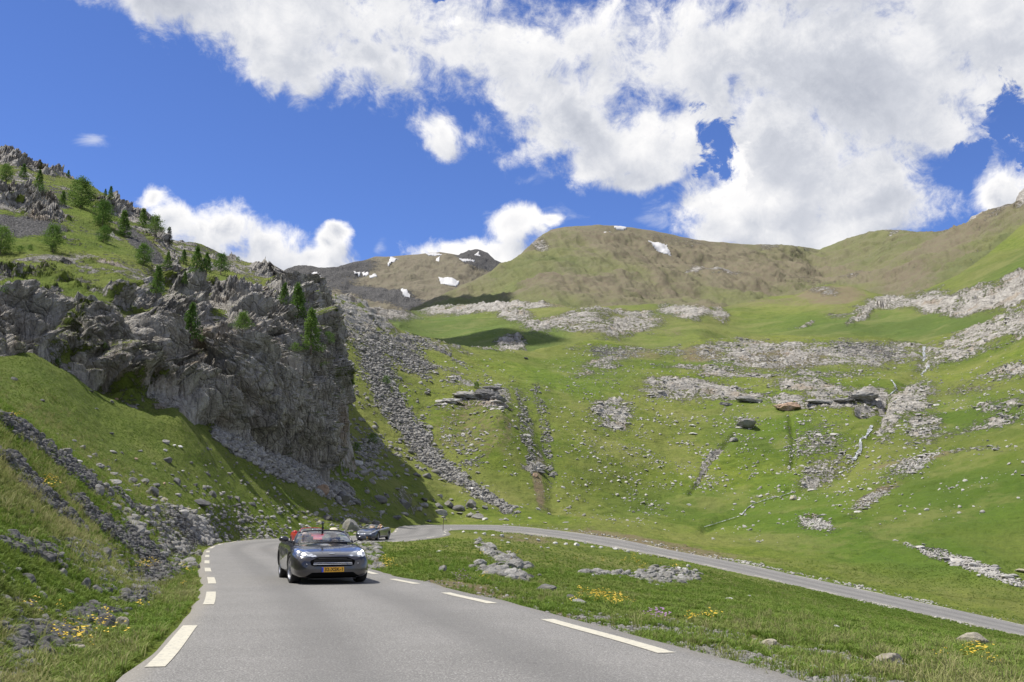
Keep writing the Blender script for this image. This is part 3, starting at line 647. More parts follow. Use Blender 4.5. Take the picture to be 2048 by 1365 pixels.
dry = .37 + gul * .35 + n3 * .45 + stk * .55 + ell(uB, vB, [(1330, 500, 240, 40, 12, .5), (1180, 470, 160, 24, 0, .35), (1500, 560, 180, 40, 15, .5), (1250, 585, 200, 24, 5, .35), (1640, 560, 160, 26, 5, .35), (1900, 500, 160, 16, -38, .75), (1960, 430, 90, 20, -20, .5)]) \
    - ell(uB, vB, [(960, 600, 170, 22, -28, .8), (1060, 530, 120, 26, -30, .45), (1180, 525, 120, 24, 5, .35), (1750, 500, 130, 40, 0, .25), (1560, 600, 300, 14, 0, .5), (1980, 540, 180, 24, -33, 1), (1000, 625, 150, 20, 0, .6)])
rockB = np.clip(ell(uB, vB, [(1950, 436, 80, 20, -22, .75), (1430, 556, 70, 7, 10, .7), (1070, 480, 14, 30, -50, .6), (1760, 466, 80, 7, 0, .55), (2045, 395, 26, 20, -30, .9), (1560, 492, 60, 6, 0, .5), (1640, 585, 60, 12, 5, .3), (1350, 480, 80, 6, 10, .35), (1700, 560, 30, 10, 0, .4)]), 0, 1)
mtnB = finish_patch('mountain', PB, NB, UVB, M_FAR, dict(rock=rockB, scree=0 * dry, dry=dry, lush=0 * dry, steepk=.18 + 0 * dry), 'broad rounded mountain with brown and green slopes and a long eroded ridge', (6, 250, 160))

# ---- upper meadows with rock bands
TC = [(560, 640), (700, 615), (780, 622), (830, 622), (880, 612), (960, 608), (1040, 606), (1095, 605), (1150, 616), (1230, 612), (1300, 608), (1360, 612), (1440, 616), (1500, 604), (1540, 594), (1590, 590), (1630, 574), (1660, 568), (1700, 572), (1740, 584), (1790, 596), (1850, 580), (1920, 548), (1980, 505), (2048, 448), (2300, 300)]
UVC = hgrid(TC, [(560, 760), (1000, 740), (1400, 730), (1850, 730), (2048, 700), (2300, 640)], 820, 150, 600, 2300)
PC, NC_, DC = patch(UVC, [(560, 760, 330), (560, 640, 480), (800, 700, 400), (800, 650, 560), (830, 622, 900), (1000, 740, 370), (1000, 700, 420), (1000, 660, 560), (1000, 608, 850), (1200, 740, 410), (1200, 690, 480), (1200, 640, 620), (1230, 612, 820), (1400, 730, 430), (1400, 680, 500), (1400, 630, 680), (1440, 616, 800), (1600, 730, 450), (1600, 675, 540), (1600, 620, 720), (1590, 592, 880),
                          (1660, 568, 900), (1800, 730, 450), (1800, 680, 500), (1800, 620, 640), (1790, 596, 780), (2048, 700, 410), (2048, 610, 470), (2048, 540, 600), (2048, 448, 780), (2300, 640, 380), (2300, 300, 700), (1900, 640, 520), (1700, 640, 600)])
q = PC.reshape(-1, 3); sh = UVC.shape[:2]; edge = sstep(np.linspace(1, 0, sh[0]), 0, .10)[:, None]
n2 = fbm(q * .014, 4, 71, .5).reshape(sh); n3 = fbm(q * .06, 4, 72, .6).reshape(sh)
uC, vC = UVC[..., 0] + n3 * 22, UVC[..., 1] + n3 * 9
RC = [(960, 616, 130, 11, -3, 1), (1040, 612, 70, 7, 0, .9), (870, 622, 50, 6, 0, .7), (760, 628, 90, 12, 6, .8), (1030, 630, 40, 11, 5, .95), (1240, 628, 90, 9, 0, .8), (1130, 650, 90, 20, -8, .85), (1260, 652, 70, 26, -15, .95), (1180, 665, 90, 12, 0, .75), (1075, 665, 34, 13, 10, .9), (1020, 685, 30, 12, 0, .9), (1370, 622, 60, 12, 3, 1), (1440, 630, 22, 11, 20, 1),
      (1650, 583, 34, 12, 5, .65), (1700, 625, 50, 6, -10, .7), (1790, 608, 60, 14, 0, 1), (1730, 628, 40, 9, -30, .9), (1900, 612, 110, 18, 4, 1), (1990, 600, 100, 26, -8, 1.1), (2040, 572, 50, 26, -30, 1.1), (1850, 590, 60, 10, -14, .6), (1610, 648, 26, 4, -15, .8), (1150, 618, 50, 5, 0, .5), (1450, 600, 40, 6, -10, .45), (2200, 560, 120, 40, -30, 1), (1300, 670, 30, 10, 10, .5)]
mRc = ell(uC, vC, RC) * np.clip(.80 + .8 * fbm(q * np.array([.03, .03, .09]), 4, 77, .65).reshape(sh), 0, 1.3)
v1, e1 = facets(q * np.array([.08, .08, .2]), 75); v2, e2 = facets(q * np.array([.25, .25, .5]) + n3.ravel()[:, None] * .6, 76)
amt = sstep(mRc.ravel(), .2, .8)
PC = PC + NC_ * (n2 * 7 * edge + n3 * 1.3)[..., None]
PC[..., 2] += (amt * (v1 * 1.9 + v2 * .8 - (1 - e1) * 1.2 + 1.5)).reshape(sh)
dry = .12 + ell(uC, vC, [(1660, 590, 70, 20, 0, .8), (1560, 605, 120, 8, 2, .4), (1700, 630, 70, 14, 5, .35), (1450, 610, 120, 8, 0, .3), (1100, 610, 60, 8, 0, .5), (1340, 650, 40, 30, 50, .3), (1950, 540, 160, 14, -38, .2)]) + n2 * .25
lush = ell(uC, vC, [(900, 660, 160, 30, 5, .9), (1080, 680, 60, 20, 0, .9), (1800, 650, 260, 24, 0, 1), (2000, 560, 150, 20, -35, .6), (1250, 690, 100, 10, 0, .5), (1500, 590, 40, 10, 0, .3)])  # lush grass; the first two patches also put cloud shadow into the green
scr = ell(uC, vC, [(740, 625, 90, 14, 5, 1), (700, 640, 60, 16, 20, .9)])
hillC = finish_patch('hill', PC, NC_, UVC, M_MID, dict(rock=mRc, scree=scr, dry=dry, lush=lush, steepk=.5 + 0 * dry), 'rolling green upper meadows crossed by pale rock bands', (6, 90, 60))

# ---- the rocky hillside with its cliff on the left
TF = [(-160, 250), (0, 311), (20, 312), (60, 327), (100, 343), (130, 352), (170, 368), (200, 386), (240, 400), (262, 408), (280, 425), (300, 445), (330, 478), (350, 485), (400, 492), (430, 504), (480, 520), (520, 530), (560, 541), (600, 552), (630, 562), (650, 574)]
RF = [(722, 965), (712, 930), (704, 880), (702, 830), (696, 780), (694, 740), (688, 700), (690, 660), (678, 625), (664, 595), (650, 574)]
BF = [(-160, 730), (0, 745), (40, 715), (70, 706), (110, 730), (200, 805), (300, 830), (360, 845), (420, 860), (480, 880), (560, 926), (640, 958), (722, 965)]
LF = [(-160, 730), (-160, 250)]
UVF = coons(TF, BF, LF, RF, 620, 400)
PF, NF, DF = patch(UVF, [(-160, 730, 70), (0, 730, 75), (70, 706, 81), (110, 735, 84), (200, 790, 87), (300, 815, 88), (360, 826, 89), (420, 845, 99), (480, 860, 104), (560, 907, 111), (640, 937, 121), (722, 960, 134), (-160, 600, 82), (0, 620, 85), (110, 640, 91), (200, 650, 92), (200, 600, 96), (330, 640, 100), (330, 720, 99), (400, 700, 107), (440, 640, 116),
                         (480, 700, 106), (520, 640, 122), (500, 780, 104), (560, 800, 110), (600, 700, 124), (640, 760, 126), (640, 860, 121), (700, 850, 137), (690, 740, 145), (680, 650, 160), (640, 640, 146), (600, 600, 146), (560, 600, 140), (480, 600, 128), (420, 600, 126), (330, 590, 119), (230, 560, 104), (100, 560, 100), (0, 560, 96), (-160, 520, 104),
                         (0, 500, 114), (150, 500, 122), (300, 530, 125), (400, 545, 142), (480, 560, 146), (560, 570, 160), (620, 572, 168), (650, 576, 176), (0, 420, 140), (150, 430, 150), (250, 470, 150), (330, 500, 155), (0, 312, 190), (100, 345, 190), (200, 388, 185), (280, 428, 180), (345, 484, 176), (430, 505, 185), (520, 531, 175), (580, 546, 160), (-160, 260, 190)])
q = PF.reshape(-1, 3); sh = UVF.shape[:2]
uF, vF = UVF[..., 0], UVF[..., 1]
cliffy = ell(uF, vF, [(20, 670, 60, 50, 10, 1.2), (-100, 670, 80, 60, 0, 1.1), (200, 705, 110, 55, 35, 1.15), (350, 710, 110, 80, 20, 1.2), (480, 760, 110, 110, 30, 1.2), (600, 800, 110, 140, 0, 1.3), (640, 660, 60, 90, -10, 1.2), (540, 645, 95, 60, 20, .95), (470, 600, 80, 20, 15, .8), (610, 585, 70, 40, 25, 1.1), (360, 620, 60, 60, 0, .95), (335, 545, 24, 50, 20, .6), (430, 530, 60, 14, 15, .4),
                      (30, 395, 80, 20, 5, 1), (-100, 380, 80, 40, 5, .9), (240, 595, 34, 16, 20, .75), (90, 600, 40, 26, 0, .6), (90, 430, 50, 14, 10, .7), (60, 335, 90, 12, 15, .8), (220, 420, 90, 16, 30, .6), (300, 460, 60, 18, 45, .6), (560, 548, 70, 12, 10, .9), (150, 520, 70, 12, 0, .45), (40, 545, 80, 10, 0, .6), (150, 560, 80, 16, 20, .35), (300, 600, 50, 40, 45, .8), (190, 640, 60, 26, 30, .8)])
nbig = fbm(q * .05, 4, 81, .5).reshape(sh); n3 = fbm(q * .25, 4, 82, .6).reshape(sh)
warp = np.stack([fbm(q * .12, 3, 83), fbm(q * .12 + 9, 3, 84), fbm(q * .12 + 19, 3, 85)], 1)
# blocks stretched along the steep bedding, three sizes
rotm = np.array(Matrix.Rotation(R(22), 3, 'Y') @ Matrix.Rotation(R(-18), 3, 'X'))
qr = q @ rotm.T
v1, e1 = facets(qr * np.array([.24, .24, .075]) + warp * 1.0, 86); v2, e2 = facets(qr * np.array([.62, .62, .15]) + warp * 1.2, 87); v3, e3 = facets(qr * np.array([1.7, 1.7, .5]) + warp * 2., 88)
flute = fbm(qr * np.array([.42, .42, .05]) + warp * .7, 4, 95, .55, True)
v4, e4 = facets(qr * np.array([3.6, 3.6, 1.]) + warp * 2.5, 89)
rkn = fbm(q * np.array([.15, .15, .3]), 4, 91, .6)
amt = sstep(cliffy.ravel() + .55 * fbm(q * .10, 4, 90), .30, .95)
disp = amt * (e1 * (v1 * 2.4 + 1.3) + e2 * (v2 * 1.1 + .6) + e3 * (v3 * .40 + .25) + e4 * (v4 * .15 + .08) + flute * 2.4 - 1.8)
loose = (1 - amt) * (sstep(rkn, .1, .5) * (e3 * (v3 * .45 + .2) + e2 * np.maximum(v2, 0) * .9) + e4 * v4 * .08)
redge = (.50 + .50 * sstep(np.linspace(1, 0, sh[1]), .0, .10))[None].repeat(sh[0], 0).ravel(); disp = disp * redge - (1 - redge) * amt * 1.5; loose = loose * redge
hn = NF.copy(); hn[..., 2] *= .35; hn /= np.linalg.norm(hn, axis=-1, keepdims=True) + 1e-9
dirn = hn * amt.reshape(sh)[..., None] + NF * (1 - amt.reshape(sh))[..., None]
PF = PF + dirn * (disp + loose).reshape(sh)[..., None] + NF * (nbig * 1.4 + n3 * .35)[..., None]
rk = np.clip(.34 + .36 * cliffy + 1.6 * rkn.reshape(sh) , 0, 1.3)
scr = ell(uF + n3 * 10, vF + n3 * 8, [(40, 455, 90, 24, 5, 1.1), (-100, 450, 80, 30, 5, 1), (290, 495, 70, 13, 42, 1.1), (190, 470, 60, 8, 20, .4), (240, 520, 50, 6, 20, .4), (120, 385, 60, 7, 20, .5), (300, 545, 40, 6, 40, .5), (430, 505, 50, 7, 12, .5)])
gr = ell(uF + n3 * 14, vF + n3 * 10, [(420, 562, 44, 13, -8, 1.2), (90, 545, 110, 20, 5, .6), (60, 490, 60, 12, 0, .8), (150, 585, 120, 14, 8, .7), (180, 410, 30, 50, -35, .6), (240, 560, 60, 16, 30, .5), (130, 690, 30, 50, -30, .8), (200, 720, 20, 40, -30, .6), (120, 640, 60, 20, 20, .5), (380, 880, 50, 30, 30, 1), (350, 580, 40, 30, 40, .4), (620, 650, 16, 30, -20, .5), (540, 715, 26, 12, 20, .6), (590, 820, 20, 16, 0, .4), (150, 485, 120, 14, 8, .4)])
rk = np.clip(rk - gr * .75, 0, 1.3) * (1 - .8 * np.clip(scr, 0, 1))
cliff = finish_patch('rocky_hillside', PF, NF, UVF, M_CLIFF, dict(rock=rk, scree=scr - gr * .3, dry=.18 + .25 * nbig + 0 * rk, lush=gr * .4, steepk=.10 + .45 * np.clip(cliffy, 0, 1)), 'steep rocky hillside ending in a dark grey cliff left of the road', (6, 25, 14), False, (5, 22, 8))
cliff['kind'] = 'structure'

# ------------------------------------------------------------------ road
def ribbon(A, B, n, dz=0.):
    t = np.linspace(0, 1, n)[None, :, None]; g = A[:, None] * (1 - t) + B[:, None] * t; g = g.copy(); g[..., 2] += dz; return g
def road_material():
    m, t, b = material('asphalt'); pos = t.new('ShaderNodeNewGeometry').outputs['Position']
    c = t.mix(t.noise(pos, .6, 7, .7), (.120, .116, .108), (.225, .217, .204))
    c = t.mix(t.smooth(t.noise(pos, 60, 3, .7), .48, .66, 0, .8), c, (.42, .41, .38)); c = t.mix(t.smooth(t.noise(t.vec('ADD', pos, (7, 3, 1)), 45, 3, .7), .52, .7, 0, .6), c, (.075, .073, .07))
    ed = t.attr('edge'); ew = t.math('ADD', ed, t.math('MULTIPLY', t.math('SUBTRACT', t.noise(pos, .8, 5, .7), .5), .5))
    c = t.mix(t.smooth(ew, .55, 1.0, 0, .55), c, (.25, .23, .195)); c = t.mix(t.math('MULTIPLY', t.attr('track'), .45), c, (.10, .098, .094))
    cr = 0.0 if True else t.smooth(t.voro(t.vec('ADD', t.mapping(pos, (.45, .45, .45)), t.vec('SCALE', t.noise(pos, 3, 4), scale=.15)), 1.2, 'DISTANCE_TO_EDGE'), .0, .006, .35, 0)
    c = t.mix(cr, c, (.05, .05, .05))
    setb(b, t, color=c, rough=.88, spec=.25, normal=t.bump(t.noise(pos, 90, 3, .7), .45, .01)); return m
M_ROAD = road_material()
wob = np.interp(np.arange(len(EO)), np.arange(0, len(EO) + 5, 3), np.random.default_rng(4).normal(0, .05, len(EO) // 3 + 2)[:len(np.arange(0, len(EO) + 5, 3))] if False else np.resize(np.random.default_rng(4).normal(0, .045, 400), len(np.arange(0, len(EO) + 5, 3))))
oA = EO + crossv * (.15 + wob * .8)[:, None]; oB = EIP - crossv * (.38 - wob[::-1])[:, None]
g = ribbon(oA, oB, 15, 0.0); tt = np.linspace(0, 1, 15)
g = np.concatenate([(oA + crossv * .12)[:, None] - [0, 0, .12], g, (oB - crossv * .12)[:, None] - [0, 0, .12]], 1)
me = mesh_from('road', g.reshape(-1, 3), grid_faces(*g.shape[:2])[:, ::-1], True)
tt = np.r_[0, tt, 1]; set_attr(me, 'edge', np.repeat((np.abs(tt - .5) * 2)[None] ** 6, len(g), 0)); set_attr(me, 'track', np.repeat((np.exp(-((np.abs(tt - .5) - .17) / .08) ** 2))[None], len(g), 0))
road = link('road', me, M_ROAD, kind='structure'); road['label'] = 'grey asphalt mountain road bending round a hairpin'
# painted edge lines: short strokes, built one by one
M_PAINT = None
def paint_material():
    m, t, b = material('road_paint'); pos = t.new('ShaderNodeNewGeometry').outputs['Position']
    c = t.mix(t.noise(pos, 3, 4), (.54, .51, .41), (.47, .44, .35)); c = t.mix(t.smooth(t.noise(pos, 14, 9, .8), .52, .60, 0, .75), c, (.26, .25, .23))
    setb(b, t, color=c, rough=.75); return m
M_PAINT = paint_material()
def cumlen(p): return np.r_[0, np.cumsum(np.linalg.norm(np.diff(p[:, :2], axis=0), axis=1))]
def dash(E, d, s0, s1, side, w=.16):
    n = max(2, int((s1 - s0) / .4) + 2); s = np.linspace(s0, s1, n)
    c = np.stack([np.interp(s, d, E[:, k]) for k in range(3)], 1); cr = np.stack([np.interp(s, d, crossv[:, k]) for k in range(3)], 1)
    a = c + cr * w / 2; b_ = c - cr * w / 2; a[:, 2] += .006; b_[:, 2] += .006
    p = np.stack([a, b_], 1); me = mesh_from('edge_marking', p.reshape(-1, 3), grid_faces(n, 2)[:, ::-1]); return link('edge_marking', me, M_PAINT, road)
for E, starts, side in ((EO, None, 1), (EIP, None, -1)):
    d = cumlen(E); ys = E[:, 1]
    inear = lambda y, xmax=1e9: d[int(np.argmax(ys > y))]
    if side == 1:
        s = inear(8.95); seq = []
        w = .17
        seq = [(inear(a), inear(b)) for a, b in ((8.95, 12.3), (16.0, 19.2), (22.4, 24.9), (28.3, 30.9), (35, 38), (42.5, 45.5), (50, 53.5), (58.5, 62))]
        s = seq[-1][1] + 3.5
        while s < d[-1] - 4: seq.append((s, s + 3.05)); s += 6.6
    else:
        w = .18
        seq = [(inear(a), inear(b)) for a, b in ((3.6, 6.7), (9.96, 13.2), (16.4, 19.1), (22.1, 24.3), (26.9, 30))]
        s = seq[-1][1] + 3.5
        while s < d[-1] - 4: seq.append((s, s + 3.05)); s += 6.55
    for a, b_ in seq: dash(E, d, a, b_, side, w if E[int(np.searchsorted(d, a)), 1] < 60 else .15)
print('stage2', time.time() - T0)

# ------------------------------------------------------------------ picking points on everything seen
def bvh_of(o):
    me = o.data; n = len(me.vertices); co = np.empty(n * 3, np.float32); me.vertices.foreach_get('co', co)
    lp = np.empty(len(me.loops), np.int32); me.loops.foreach_get('vertex_index', lp)
    return BVHTree.FromPolygons(co.reshape(-1, 3).tolist(), lp.reshape(-1, 4).tolist())
BV_CLIFF = bvh_of(cliff); BV_C = bvh_of(hillC)
CAMP = Vector((0, 0, CAM_Z))
def hit(u, v):
    a, s = pix(u, v); d = Vector((float(a), 1, float(s))).normalized(); g = ground_pt(u, v); best = (g - CAMP).length; sm, _ = pix(0, 0)
    # is the ray really below the ground's skyline?
    j = int(np.clip((float(a) - AMIN) / (AMAX - AMIN) * (NC - 1), 0, NC - 1))
    lim = (math.log(rows[-1]) if a < ra[0] else 99)
    if (S2[:, j].max() < float(s)) or (a < pix(545, 600)[0] and g.y > 134): best = 1e9; g = None
    for b in (BV_CLIFF, BV_C):
        h = b.ray_cast(CAMP, d)
        if h[0] is not None and h[3] < best: best = h[3]; g = h[0]
    return g
rng = random.Random(7); nrng = np.random.default_rng(7)

# ------------------------------------------------------------------ snow
def snow_material():
    m, t, b = material('old_snow'); pos = t.new('ShaderNodeNewGeometry').outputs['Position']
    setb(b, t, color=t.mix(t.noise(pos, .05, 4), (.58, .58, .59), (.44, .43, .40)), rough=.7); return m
M_SNOW = snow_material()
def snow(UV, P, poly, label):
    pc = np.mean(poly, 0); poly = [tuple(pc + (np.array(p_) - pc) * (.86, .72)) for p_ in poly]
    ins = in_poly(UV[..., 0], UV[..., 1], poly); r, c = np.where(ins)
    if len(r) < 3: return
    r0, r1, c0, c1 = r.min() - 1, r.max() + 2, c.min() - 1, c.max() + 2; r0 = max(r0, 0); c0 = max(c0, 0)
    sub = P[r0:r1, c0:c1].copy(); k = ins[r0:r1, c0:c1]
    sub = sub + (np.array([0, 0, CAM_Z]) - sub) * .0012; sub[..., 2] += .8
    kf = k[:-1, :-1] | k[1:, 1:] | k[1:, :-1] | k[:-1, 1:]
    nz_, nx_ = sub.shape[:2]
    f = grid_faces(nz_, nx_, kf); u_, inv = np.unique(f, return_inverse=True)
    top = sub.reshape(-1, 3)[u_]; n = len(top); F = inv.reshape(-1, 4)
    bot = top.copy(); bot[:, 2] -= 1.6; bot[:, 1] += .5
    # rim faces
    edges = {}
    for q4 in F:
        for a_, b_ in zip(q4, np.roll(q4, -1)):
            kk = (int(b_), int(a_))
            if kk in edges: del edges[kk]
            else: edges[(int(a_), int(b_))] = 1
    rim = [(a_, a_ + n, b_ + n, b_) for a_, b_ in edges]
    me = mesh_from('snow_patch', np.vstack([top, bot]), np.vstack([F, np.array(rim)]), True)
    link('snow_patch', me, M_SNOW, label=label, cat='snow patch', group='snow patches on the mountains')
for poly, lb in (([(847, 507), (870, 506), (901, 513), (900, 518), (880, 519), (855, 514)], 'long white snow patch along the top of the dark brown peak'),
                 ([(776, 542), (781, 529), (793, 520), (798, 523), (787, 537)], 'narrow slanting snow streak on the brown far slope'),
                 ([(708, 555), (718, 554), (723, 559), (712, 561)], 'first of three small snow spots in a row on the brown slope'),
                 ([(725, 556), (736, 556), (739, 563), (729, 562)], 'middle of three small snow spots in a row on the brown slope'),
                 ([(739, 563), (752, 561), (755, 566), (742, 568)], 'lowest of three small snow spots in a row on the brown slope'),
                 ([(915, 522), (932, 523), (950, 530), (942, 533), (924, 533), (917, 528)], 'white snow patch just below the dark pointed summit'),
                 ([(875, 568), (884, 573), (900, 575), (921, 577), (912, 585), (893, 583), (882, 579)], 'wide snow patch at the foot of the brown slope beside the green flank'),
                 ([(801, 597), (812, 601), (823, 608), (816, 610), (806, 606)], 'small slanting snow patch low in the shaded gap'),
                 ([(623, 558), (632, 560), (644, 569), (636, 570)], 'small snow patch on the dark slope next to the cliff skyline'),
                 ([(871, 524), (878, 524), (876, 531), (871, 531)], 'tiny snow spot under the long patch of the far peak'),
                 ([(946, 516), (954, 517), (958, 522), (950, 521)], 'tiny snow spot on the dark pointed summit'),
                 ([(654, 542), (661, 544), (662, 552), (656, 551)], 'tiny snow spot high on the dark left shoulder')):
    snow(UVA, PA, poly, lb)
for poly, lb in (([(1292, 488), (1304, 489), (1312, 489), (1322, 494), (1330, 498), (1337, 507), (1345, 516), (1330, 511), (1316, 506), (1303, 498)], 'largest snow patch, slanting across the round brown mountain'),
                 ([(1205, 470), (1213, 470), (1222, 474), (1219, 477), (1209, 476)], 'small snow patch just below the round summit'),
                 ([(1225, 453), (1240, 453), (1255, 456), (1252, 459), (1236, 458)], 'thin snow strip on the very top of the round mountain')):
    snow(UVB, PB, poly, lb)

# ------------------------------------------------------------------ stones
def rock_material(name, dark, light, tint, scale=1.6):
    m, t, b = material(name); tc = t.new('ShaderNodeTexCoord').outputs['Object']; oi = t.new('ShaderNodeObjectInfo').outputs['Random']
    p = t.vec('ADD', tc, t.vec('SCALE', (31., 17., 5.), scale=oi))
    n = t.noise(p, scale, 7, .68); c = t.ramp(n, [(.28, dark), (.5, tuple((a + b_) / 2 for a, b_ in zip(dark, light))), (.7, light)])
    c = t.mix(t.smooth(t.noise(p, scale * .8, 3), .5, .68, 0, .5), c, tint)
    c = t.mix(t.smooth(t.noise(p, scale * 7, 4, .7), .55, .7, 0, .55), c, tuple(x * .5 for x in dark))
    v = t.new('ShaderNodeHueSaturation'); t.put(v.inputs['Value'], t.math('ADD', .78, t.math('MULTIPLY', oi, .5))); t.put(v.inputs['Color'], c)
    setb(b, t, color=v.outputs[0], rough=.92, spec=.15, normal=t.bump(t.math('ADD', n, t.math('MULTIPLY', t.noise(p, scale * 9, 4, .7), .3)), .8, .12)); return m
M_RG = rock_material('grey_limestone', (.135, .13, .12), (.37, .36, .335), (.30, .27, .20))
M_RD = rock_material('dark_limestone', (.085, .083, .082), (.235, .23, .222), (.19, .18, .14))
M_RT = rock_material('tan_limestone', (.30, .27, .21), (.60, .55, .44), (.42, .36, .22))
M_RR = rock_material('rusty_limestone', (.22, .15, .10), (.45, .33, .24), (.32, .27, .22))
M_RW = rock_material('pale_limestone', (.38, .37, .35), (.68, .67, .63), (.48, .45, .38))
def rock_mesh(seed, sub=3, squash=(1, 1, 1), rough=.10, name='boulder', planes=11):
    r_ = np.random.default_rng(seed); bm = bmesh.new(); bmesh.ops.create_icosphere(bm, subdivisions=sub, radius=1)
    v = np.array([x.co[:] for x in bm.verts]); v /= np.linalg.norm(v, axis=1, keepdims=True)
    n = r_.normal(size=(planes, 3)); n /= np.linalg.norm(n, axis=1, keepdims=True); d = r_.uniform(.55, .95, planes)
    rad = np.full(len(v), 1.05)
    for i in range(planes):
        c = v @ n[i]; rad = np.where(c > .05, np.minimum(rad, d[i] / np.maximum(c, .05)), rad)
    p = v * rad[:, None]
    if sub > 2: p = p * (1 + rough * fbm(p * 2.2 + seed, 4, seed, .6)[:, None])
    p = p * np.array(squash); p[:, 2] -= p[:, 2].min() * .45
    for q4, x in zip(p, bm.verts): x.co = q4
    me = bpy.data.meshes.new(name); bm.to_mesh(me); bm.free(); return me
RM = [rock_mesh(100 + i, 3, (1, rng.uniform(.65, 1), rng.uniform(.5, .85))) for i in range(10)]
RF_ = [rock_mesh(150 + i, 3, (1, rng.uniform(.6, .9), rng.uniform(.25, .42))) for i in range(4)]
def mat_mesh(me, mat):
    key = me.name + '|' + mat.name
    if key not in _mm:
        c = me.copy(); c.name = me.name; c.materials.clear(); c.materials.append(mat); _mm[key] = c
    return _mm[key]
_mm = {}
M_RP = rock_material('weathered_limestone', (.27, .26, .235), (.52, .50, .46), (.36, .33, .25))
TONE = {'g': (M_RG, 'grey'), 'd': (M_RD, 'dark grey'), 't': (M_RT, 'tan'), 'r': (M_RR, 'rusty brown'), 'w': (M_RW, 'pale')}
BIG = []
def boulder(u, v, w, tone='g', flat=False, tall=1., label=None, group=None, name='boulder', cat='boulder'):
    g = hit(u, v)
    if g is None: return None
    sc = w / FOC * g.y * .5 * 1.12
    nr = g.y < 40
    if nr: BIG.append((g.x, g.y, sc * 1.05))
    if nr and flat: tall = .62
    me = mat_mesh(rng.choice(RF_ if flat and not nr else RM), TONE[tone][0]); o = link(name, me, None, label=label, cat=cat, group=group)
    o.location = g - Vector((0, 0, sc * (.10 if flat else .16))); o.rotation_euler = (rng.uniform(-.25, .25), rng.uniform(-.25, .25), rng.uniform(0, 6.28)); o.scale = (sc, sc, sc * tall * rng.uniform(.85, 1.15) * (1.5 if g.y < 16 else 1)); return o
